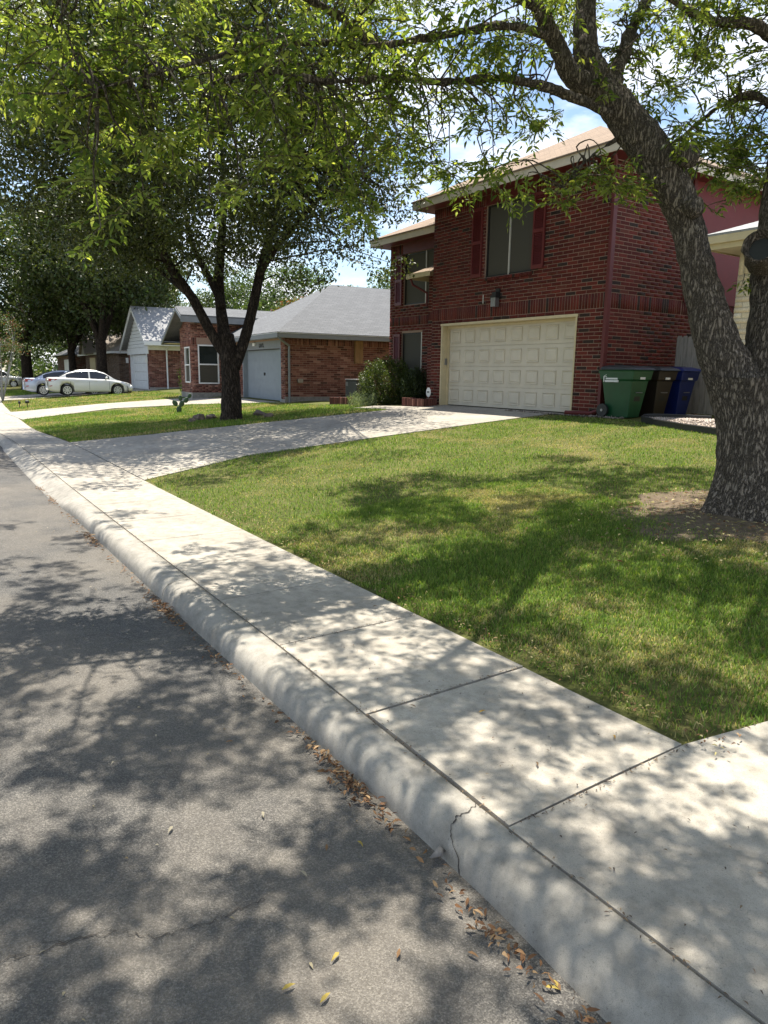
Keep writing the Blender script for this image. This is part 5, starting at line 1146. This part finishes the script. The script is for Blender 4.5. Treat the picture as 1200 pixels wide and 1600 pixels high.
def knot(px, py, r):    # healed branch collars
    c = N_(px, py, -.34); d_ = -FW+np.array([0, 0, .1]); d_ /= np.linalg.norm(d_)
    m.tube([c+d_*-.1, c+d_*.0, c+d_*.04, c+d_*.055], [r*1.6, r*1.4, r*1.05, r*.6], 14, True, .06)
knot(1086, 322, .07); knot(1074, 240, .09)
trunk = m.build('trunk', 'bark', ash, smooth=True)
sm_ = trunk.modifiers.new('sub', 'SUBSURF'); sm_.levels = 1; sm_.render_levels = 1
for nm, tsz, tst in (('lump', .16, .05), ('ridge', .035, .022)):
    tx = bpy.data.textures.new(nm, 'CLOUDS'); tx.noise_scale = tsz; tx.noise_depth = 3
    dm = trunk.modifiers.new(nm, 'DISPLACE'); dm.texture = tx; dm.strength = tst; dm.mid_level = .5; dm.texture_coords = 'LOCAL'
# sawn-off hollow stub on the right limb
hm = MB(); hc = N_(1190, 388, -.72); ax = (-FW*.8+-RT*.5+Z_*.15); ax /= np.linalg.norm(ax)
hm.tube([hc-ax*.25, hc-ax*.05, hc+ax*.04, hc+ax*.06], [.15, .15, .16, .145], 20, False, .05); hm.tube([hc-ax*.08, hc+ax*.02, hc+ax*.06], [.08, .115, .145], 20, False, .04); hm.build('hollow_stub', 'bark', ash, smooth=True)
hm = MB(); hm.tube([hc-ax*.02, hc-ax*.018], [.112, .108], 16); hm.build('hollow_shade', 'black', ash)  # flat black disc put in as the shade inside the stub's opening
# leaf sprays: a drooping twig carrying compound leaves
ASH = [(.13, .18, .04), (.18, .235, .05), (.085, .13, .03), (.27, .31, .075), (.15, .2, .045), (.06, .1, .025), (.2, .24, .09)]
def spray_proto(seed, n_comp=8, nl=5):
    r = np.random.default_rng(seed); Pn, Dn, Ln, Wn = [], [], [], []; tw = []
    p = np.zeros(3); d_ = np.array([1, 0, .1])
    for i in range(n_comp):
        tw.append(p.copy()); a = r.uniform(-1.9, 1.9) if i < n_comp-2 else r.uniform(-.5, .5)
        cd_ = np.array([math.cos(a), math.sin(a), r.uniform(-.75, .45)]); cd_ /= np.linalg.norm(cd_); cl = r.uniform(.07, .13)
        for k in range(nl):
            f_ = .35+.65*(k//2)/((nl-1)/2); q = p+cd_*cl*f_+np.array([0, 0, -.03*f_*f_]); sd_ = 1 if k % 2 else -1
            if k == nl-1: dd = cd_.copy()
            else: pr = np.array([-cd_[1], cd_[0], r.uniform(-.3, .3)]); dd = cd_*r.uniform(.45, .9)+pr*sd_*.8+np.array([0, 0, r.uniform(-.4, .15)])
            g_ = r.uniform(.6, 1.25); Pn.append(q); Dn.append(dd); Ln.append(.064*g_); Wn.append(.0185*g_*r.uniform(.8, 1.3))
        p = p+d_*r.uniform(.025, .05); d_ = d_+np.array([0, r.uniform(-.25, .25), -.06]); d_ /= np.linalg.norm(d_)
    tw.append(p); n = len(Pn); N0 = np.array([0, 0, 1.])+r.normal(0, .5, (n, 3))
    V, T, k = leaf_mesh(np.array(Pn), np.array(Dn), N0, np.array(Ln), np.array(Wn), .18, True)
    base = len(V); EV = []; ET = []
    def strip(pts_, w_):
        i0 = base+len(EV)
        for q in pts_: EV.append(q+np.array([0, 0, w_])); EV.append(q-np.array([0, 0, w_]))
        for j in range(len(pts_)-1): ET.append((i0+2*j, i0+2*j+1, i0+2*j+3)); ET.append((i0+2*j, i0+2*j+3, i0+2*j+2))
    strip(tw, .0022)
    for i in range(n_comp):
        seg = [tw[i]]+[Pn[i*nl+q] for q in range(0, nl, 2)]; strip(seg, .0013)
        for q in range(1, nl, 2): strip([Pn[i*nl+q-1], Pn[i*nl+q]+np.array([0, 0, .0004])], .0008)
    return np.concatenate([V, np.array(EV)]), np.concatenate([T, np.array(ET)]), k, np.array(tw), n
def spray_cols(n, k, total, gain=1.):
    c_ = np.repeat(np.clip(pick_cols(ASH, n, .18)*gain, 0, 1), k, 0); return np.concatenate([c_, np.tile(np.array([[.12, .12, .04]]), (total-len(c_), 1))])
PRO = [spray_proto(s) for s in range(6)]
def rotz(a): c_, s_ = math.cos(a), math.sin(a); return np.array([[c_, -s_, 0], [s_, c_, 0], [0, 0, 1]])
def spray_rot(a, tilt): 
    ct, st_ = math.cos(tilt), math.sin(tilt); return rotz(a)@np.array([[ct, 0, st_], [0, 1, 0], [-st_, 0, ct]])
# hanging clusters seen in the photograph (pixel, depth step from the trunk, spread in px, number of sprays)
CL = [(60, 60, -3.2, 70, 26), (150, 120, -3.4, 70, 30), (40, 150, -3.0, 40, 12), (100, 300/1.0-140, -3.2, 45, 12), (240, 60, -3.1, 70, 26), (330, 150, -3, 60, 22), (210, 200, -3.2, 50, 14), (150, 240, -3.3, 30, 7), (130, 290, -3.3, 26, 6), (160, 335, -3.2, 18, 4), (135, 365, -3.2, 10, 2), (200, 300, -3.2, 22, 4), (230, 215, -3, 35, 8),
      (290, 240, -2.9, 40, 11), (300, 205, -2.9, 35, 8), (360, 290, -2.8, 22, 4), (365, 310, -2.8, 18, 3), (420, 150, -2.6, 60, 20), (440, 215, -2.5, 45, 14), (450, 270, -2.4, 30, 8), (460, 290, -2.4, 22, 4), (400, 60, -2.8, 70, 24), (520, 60, -2.3, 60, 20), (540, 170, -2.1, 50, 18), (540, 240, -2.0, 45, 16), (545, 300, -1.9, 35, 10), (555, 345, -1.9, 18, 4), (590, 210, -1.7, 45, 16),
      (610, 90, -1.8, 60, 20), (640, 170, -1.5, 50, 17), (700, 60, -1.3, 60, 20), (730, 150, -1.0, 50, 16), (690, 230, -1.2, 35, 9), (760, 90, -.9, 45, 14), (800, 60, -.7, 40, 12), (810, 160, -.6, 40, 12), (720, 270, -1.0, 30, 7), (770, 240, -.8, 35, 8), (780, 300, -.8, 16, 3), (815, 285, -.7, 16, 3), (840, 215, -.5, 25, 4), (660, 290, -1.3, 22, 4),
      (880, 300, -.35, 14, 3), (900, 275, -.3, 20, 5), (940, 262, -.25, 16, 4), (975, 290, -.3, 20, 8), (920, 80, .3, 45, 8), (960, 130, -.4, 22, 4), (1020, 60, .6, 55, 12), (1040, 140, .5, 50, 12), (1100, 90, .3, 55, 16), (1150, 170, .5, 50, 18), (1120, 230, .3, 40, 14), (1180, 240, .4, 40, 14), (1060, 225, .2, 30, 8), (1150, 290, .2, 35, 10), (1080, 200, -.35, 14, 4), (1110, 315, .1, 16, 3), (1190, 90, .2, 45, 12), (1150, 20, 0, 60, 12), (1060, 10, .4, 50, 10), (1160, 440, .25, 5, 1), (860, 20, -.2, 40, 8), (500, -40, -2.5, 120, 40), (250, -50, -3.3, 120, 40), (760, -60, -1.2, 100, 30), (30, -40, -3.8, 90, 26)]
SP = []
for px, py, dd, s, n in CL:
    for _ in range(max(1, int(round(n*(.36 if py < 0 else .58 if px < 580 else .82 if px < 860 else 1.05))))):
        SP.append((N_(px+rng.normal(0, s*.62), py+rng.normal(0, s*.5), dd+rng.normal(0, .3)), 1))
# the rest of the crown: above and over the street, out of the frame
cc0 = np.array([-3.8, 3.3, 6.2]); Rc = np.array([7.4, 6.9, 1.9]); k = 0
cs, rs = ellipsoid_clumps(cc0, Rc, 400, .2, .47, .05, -.95); cs = np.concatenate([cs, np.stack([rng.uniform(-9.5, -3, 80), rng.uniform(5.4, 9.6, 80), rng.uniform(6.6, 8.6, 80)], 1)]); rs = np.concatenate([rs, rng.uniform(.3, .6, 80)]); cs = np.concatenate([cs, np.stack([rng.uniform(-7.5, .5, 170), rng.uniform(-3.2, 3.6, 170), rng.uniform(5.0, 7.2, 170)], 1)]); rs = np.concatenate([rs, rng.uniform(.18, .4, 170)])
# soft openings in the crown, so that the sun reaches the ground in patches
for c, r in zip(cs, rs):
    dv = c-CAM; dpt = dv@FW
    if dpt > .3:
        sx, sy = 600+FPX*(dv@RT)/dpt, 800-FPX*(dv@UP)/dpt
        if -60 < sx < 1260 and sy > 20: continue
    if c[0] < -5.2 and c[1] < 4 and rng.random() < .45: continue
    nn = int(44*r*r)+2
    for _ in range(nn):
        v = rvec(1)[0]*r*rng.uniform(.2, 1)**.5; v[2] *= .45; SP.append((c+v, 0))
pos = np.array([p for p, _ in SP]); vis = np.array([v for _, v in SP])
dd_ = (pos-CAM)@FW; sx = 600+FPX*((pos-CAM)@RT)/np.maximum(dd_, .1); sy = 800-FPX*((pos-CAM)@UP)/np.maximum(dd_, .1)
infr = (sx > 0) & (sx < 1200) & (sy > 0) & (dd_ > .5); cand = np.where(infr)[0]; near = set(cand[np.argsort(dd_[cand])][:300].tolist())
meshes = []
for V, T, k, tw, n in PRO:
    for cidx in range(3):
        me = bpy.data.meshes.new('leaf_spray'); 
        me.from_pydata([tuple(v) for v in V], [], [tuple(t_) for t_ in T.tolist()]); me.update()
        cols = spray_cols(n, k, len(V), 1.25 if cidx == 2 else 1)
        a = me.color_attributes.new('col', 'FLOAT_COLOR', 'POINT'); a.data.foreach_set('color', np.concatenate([cols, np.ones((len(cols), 1))], 1).astype(np.float32).ravel())
        me.materials.append(M['leaf']); meshes.append(me)
allV, allT, allC, off = [], [], [], 0; tm = MB(); nodes_a = np.array(nodes)
for i, p in enumerate(pos):
    pi = rng.integers(6); V, T, k, tw, n = PRO[pi]; Rm = spray_rot(rng.uniform(0, 6.283), rng.uniform(-.3, .9)); sc_ = rng.uniform(.95, 1.4)
    start = p-Rm@tw[len(tw)//2]*sc_
    if i in near:
        o = bpy.data.objects.new('leaf_spray', meshes[pi*3+rng.integers(3)]); C.objects.link(o); o.parent = ash
        o.matrix_local = Matrix.Translation(Vector(start-tb)) @ Matrix([list(map(float, r)) for r in Rm]).to_4x4() @ Matrix.Scale(float(sc_), 4)
    else:
        allV.append((V*sc_)@Rm.T+start-tb); allT.append(T+off); off += len(V); allC.append(spray_cols(n, k, len(V)))
    if vis[i] or i % 3 == 0:
        tm.tube([start, start+(Rm@tw[3])*sc_, start+(Rm@tw[-1])*sc_], [.0045, .0035, .0015], 3, False)
        if rng.random() < .55:
            q = nodes_a[np.argmin(np.linalg.norm(nodes_a-start, axis=1))]
            if np.linalg.norm(q-start) < 1.5: limb(tm, [q, q*.65+start*.35+rng.normal(0, .05, 3)+Z_*.06, q*.3+start*.7+rng.normal(0, .04, 3)+Z_*.06, start], [.011, .008, .006, .004], 4, 3)
o = np_mesh('crown', np.concatenate(allV), np.concatenate(allT), 'leaf', np.concatenate(allC), ash); o['kind'] = 'stuff'
tm.build('twigs', 'bark', ash)['kind'] = 'stuff'
# ------------------------------------------------------------------ lawns: grass blades
GREEN = [(.095, .17, .026), (.125, .21, .034), (.075, .135, .022), (.16, .245, .045), (.225, .285, .062)]; STRAW = [(.34, .3, .13), (.4, .35, .18), (.27, .23, .1)]
def vnoise(x, y, s, seed):
    r = np.random.default_rng(seed); gx = r.random((64, 64)); X = (x*s) % 63; Y = (y*s) % 63; i, j = X.astype(int), Y.astype(int); f_, g_ = X-i, Y-j; f_ = f_*f_*(3-2*f_); g_ = g_*g_*(3-2*g_)
    return gx[i, j]*(1-f_)*(1-g_)+gx[i+1, j]*f_*(1-g_)+gx[i, j+1]*(1-f_)*g_+gx[i+1, j+1]*f_*g_
def grass(name, n, xr, yr, inside, hgt, wid, dry, label):
    x = rng.uniform(*xr, n); y = rng.uniform(*yr, n)
    d_ = np.hypot(x, y); keep = inside(x, y); x, y = x[keep], y[keep]; n = len(x)
    z = np.array([zg(a, b) for a, b in zip(x, y)])-.008
    pt = vnoise(x+40, y+40, 1.3, 1)*.6+vnoise(x+40, y+40, 3.7, 2)*.4; dist = np.hypot(x, y)
    a = rng.uniform(0, 6.283, n); ln = hgt*rng.uniform(.5, 1.2, n)*(.55+.9*pt); lean = rng.uniform(.15, .95, n)
    D = np.stack([np.cos(a)*lean, np.sin(a)*lean, np.ones(n)], 1); D /= np.linalg.norm(D, axis=1, keepdims=True); W_ = np.stack([-np.sin(a), np.cos(a), np.zeros(n)], 1)*(wid*rng.uniform(.6, 1.3, n)*(1+dist*.03))[:, None]
    B_ = np.stack([x, y, z], 1); tipd = D*ln[:, None]; tipd[:, 2] -= ln*.25*lean
    V = np.stack([B_-W_, B_+W_, B_+D*ln[:, None]*.55+W_*.7, B_+D*ln[:, None]*.55-W_*.7, B_+tipd], 1)
    T = (np.arange(n)[:, None, None]*5+np.array([(0, 1, 2), (0, 2, 3), (3, 2, 4)])[None]).reshape(-1, 3)
    pd = np.clip(dry+(.47-pt)*2.6, .03, .97); isd = rng.random(n) < pd
    col = np.where(isd[:, None], pick_cols(STRAW, n), pick_cols(GREEN, n)); col = np.repeat(np.clip(col, 0, 1), 5, 0)
    o = np_mesh(name, V.reshape(-1, 3), T, 'grassblade', col); tag(o, label, 'grass', kind='stuff')
sv = np.vectorize(street)
def in_near(x, y):
    s = y-sv(x)-2.66; rt = np.hypot(x-tb[0], y-tb[1]); edge = -10.25-1.05*np.minimum(1, np.maximum(s, 0)/2.2)**.6-.045*np.maximum(s, 0)
    dr_ = np.where(y < 3.3, -1.56+(y-2.69)*.26, -1.4); bed = (y > 11.5+np.maximum(0, (-6.6-x))*.42) & (x > -9.2)
    bare = rng.random(len(x)) < np.clip((rt-.5)/1.3, .16, 1); wear = vnoise(x+9, y+9, 1.1, 5)
    return (s > -.03+.1*vnoise(x+50, y+50, 6, 3)) & (x > edge+.03) & (x < dr_-.02) & ~bed & bare & (y < 12.72) & ((wear > .22) | (rng.random(len(x)) < .45))
def dens(f_): return lambda x, y: in_near(x, y) & f_(x, y)
grass('lawn_grass', 190000, (-6.5, -.9), (2.6, 6.4), dens(lambda x, y: rng.random(len(x)) < 1), .038, .0026, .08, 'coarse green and straw grass of the near lawn by the sidewalk slabs')
grass('lawn_grass', 170000, (-12, -.9), (2.6, 12.8), dens(lambda x, y: ~((x > -6.5) & (y < 6.4))), .038, .0034, .08, 'sunlit short lawn grass before the garage and the bins')
def in2(x, y): s = y-sv(x)-2.66; return (s > .04) & (x < -16.62) & (x > np.interp(y, [P4[0][1], P4[1][1], P4[2][1], P4[3][1]], [P4[0][0], P4[1][0], P4[2][0], P4[3][0]])+.15) & (y < 12.6) & ~((x > -18.7) & (y > 11.5))
grass('lawn_grass', 110000, (-29, -16.5), (2.8, 12.7), in2, .07, .004, .22, 'lawn grass round the oak between the two driveways')
def in3(x, y): s = y-sv(x)-2.66; return (s > .04) & (x < np.interp(y, [Q4[0][1], Q4[1][1], Q4[2][1], Q4[3][1]], [Q4[0][0], Q4[1][0], Q4[2][0], Q4[3][0]])-.15) & (x > -45)
grass('lawn_grass', 70000, (-45, -28), (3, 13), in3, .07, .006, .5, 'dry yellowing lawn with the path lights before the white gable house')
grass('lawn_grass', 30000, (-62, -51.2), (3.5, 13), lambda x, y: (y-sv(x)-2.66 > .04), .09, .009, .1, 'shaded far lawn behind the parked sedans')
# bare dirt round the ash trunk
vs = []; fs = []; nrr, naa = 7, 28
for i in range(nrr):
    for k in range(naa):
        a = 2*math.pi*k/naa; r = (.2+1.15*i/(nrr-1))*(1+.18*math.sin(a*3+1)+.1*math.sin(a*7)); x, y = tb[0]-.1+math.cos(a)*r, tb[1]-.25+math.sin(a)*r*.8; vs.append((x, y, zg(x, y)+.03*max(0, 1-i/3.5)+.004-(.03 if i == nrr-1 else 0)))
for i in range(nrr-1):
    for k in range(naa): a, b = i*naa+k, i*naa+(k+1) % naa; fs.append((a, a+naa, b+naa, b))
tag(MB().add(vs, fs).build('bare_earth', 'dirt', smooth=True), kind='structure')
# ------------------------------------------------------------------ fallen leaves
DRY = [(.19, .1, .05), (.24, .14, .07), (.14, .075, .04), (.3, .2, .11), (.11, .06, .034)]
def litter(name, pts, ln, pal, label, kind='stuff'):
    n = len(pts); a = rng.uniform(0, 6.283, n); D = np.stack([np.cos(a), np.sin(a), rng.uniform(-.03, .3 if ln > .03 else .03, n)], 1); N = np.array([0, 0, 1.])+rng.normal(0, .5 if ln > .03 else .15, (n, 3))
    V, T, k = leaf_mesh(np.array(pts), D, N, ln*rng.uniform(.6, 1.3, n), ln*.36*rng.uniform(.6, 1.2, n), .5, True)
    o = np_mesh(name, V, T, 'litter', np.repeat(np.clip(pick_cols(pal, n, .2), 0, 1), k, 0)); tag(o, label, 'leaves', kind=kind)
pts = []
while len(pts) < 1000:
    x = -random.random()**1.5*11-.2 if random.random() < .85 else random.uniform(-.2, 2); dens_ = .08+.92*((math.sin(x*2.3)*.5+.5)*(math.sin(x*5.1+1)*.5+.5))**1.3
    if random.random() > dens_: continue
    s = (-1.255 if x < -1.6 else -1.3)-abs(random.gauss(0, .035)); y = s+2.66+street(x); pts.append((x, y, max(0, road_z(x, y))+.008+random.random()*.018))
litter('leaf_litter', pts, .034, DRY, 'brown dry leaves gathered in the gutter along the curb')
pts = []
for _ in range(420):
    x = random.uniform(-9, 1.5); y = random.uniform(-2.5, 1.3)+street(x); pts.append((x, y, road_z(x, y)+.006))
litter('road_chaff', pts, .021, [(.3, .26, .17), (.34, .3, .22), (.22, .17, .1)], 'pale seeds and twig bits strewn over the asphalt')
pts = []
for _ in range(260):
    x = random.uniform(-8, 2); y = 2.66+street(x)-random.random()*1.0; pts.append((x, y, .137+drop(x)))
for _ in range(420):
    x = random.uniform(-8, 2); y = 2.66+street(x)+js(x)+random.gauss(-.004, .012); pts.append((x, y, .134+drop(x)))
for jx_ in (-1.565, -2.55, -3.53):
    for _ in range(70): y = 2.66+street(jx_)-random.random(); pts.append((jx_+random.gauss(0, .008), y, .134))
litter('walk_chaff', pts, .016, [(.14, .1, .07), (.22, .16, .1), (.08, .06, .05)], 'tiny dark twig bits scattered on the sidewalk')
pts = []
for _ in range(700):
    x = random.uniform(-8, -1.4); y = 2.66+street(x)+abs(random.gauss(.06, .12)); pts.append((x, y, zg(x, y)+.02+random.random()*.02))
litter('edge_litter', pts, .026, DRY+STRAW, 'dry leaves and straw along the lawn edge of the sidewalk')
pts = []
for _ in range(900):
    a_ = random.uniform(0, 6.28); r_ = .35+abs(random.gauss(0, .8)); x, y = tb[0]+math.cos(a_)*r_, tb[1]+math.sin(a_)*r_-.2; pts.append((x, y, zg(x, y)+.03))
litter('trunk_litter', pts, .05, STRAW+DRY[:2], 'straw and dry leaves on the bare earth round the ash trunk')
# individual leaves one can pick out, as in the photograph
def one_leaf(p, ln, col, label, grp, curl):
    D = np.array([[math.cos(curl*7), math.sin(curl*7), .12]]); V, T, k = leaf_mesh(np.zeros((1, 3)), D, np.array([[.2, .1, 1.]]), np.array([ln]), np.array([ln*.28]), .4, True)
    o = np_mesh('fallen_leaf', V, T, 'litter', np.tile(np.array(col), (6, 1)), None, origin=p); tag(o, label, 'leaf', grp)
YEL = (.38, .29, .07)
for i, (px, py, c_) in enumerate(((558, 1316, 1), (510, 1332, 0), (530, 1490, 1), (440, 1550, 1), (745, 1455, 0), (730, 1490, 0), (875, 1550, 1), (270, 1293, 2), (500, 1570, 1), (365, 1160, 0), (850, 1545, 1), (480, 1372, 2), (410, 1270, 2), (620, 1500, 0))):
    p = rp(px, py)+np.array([0, 0, .006]); one_leaf(p, .042 if c_ else .038, YEL if c_ == 1 else (DRY[1] if c_ == 0 else (.3, .27, .2)), ('single yellow leaf lying on the asphalt' if c_ == 1 else 'single brown leaf lying on the asphalt' if c_ == 0 else 'pale curled seed pod lying on the asphalt'), 'loose leaves on the road', i*.37)
for i, (px, py, c_) in enumerate(((748, 1113, 1), (958, 1148, 1), (650, 1105, 0), (582, 948, 0), (838, 1190, 0))):
    r = ray(px, py); p = CAM+r*((.139-CAMZ)/r[2]); one_leaf(p, .04, (.45, .27, .06) if c_ else (.15, .1, .06), ('single orange leaf lying on the sidewalk' if c_ else 'small dark leaf lying on the sidewalk'), 'loose leaves on the sidewalk', i*.6+.2)
p = rp(686, 1345); stones('curb_stone', np.array([p+np.array([0, .0, .03])]), .028, [(.24, .22, .2)], 'pale broken stone lying in the gutter by the curb crack', 'stone', kind=None)
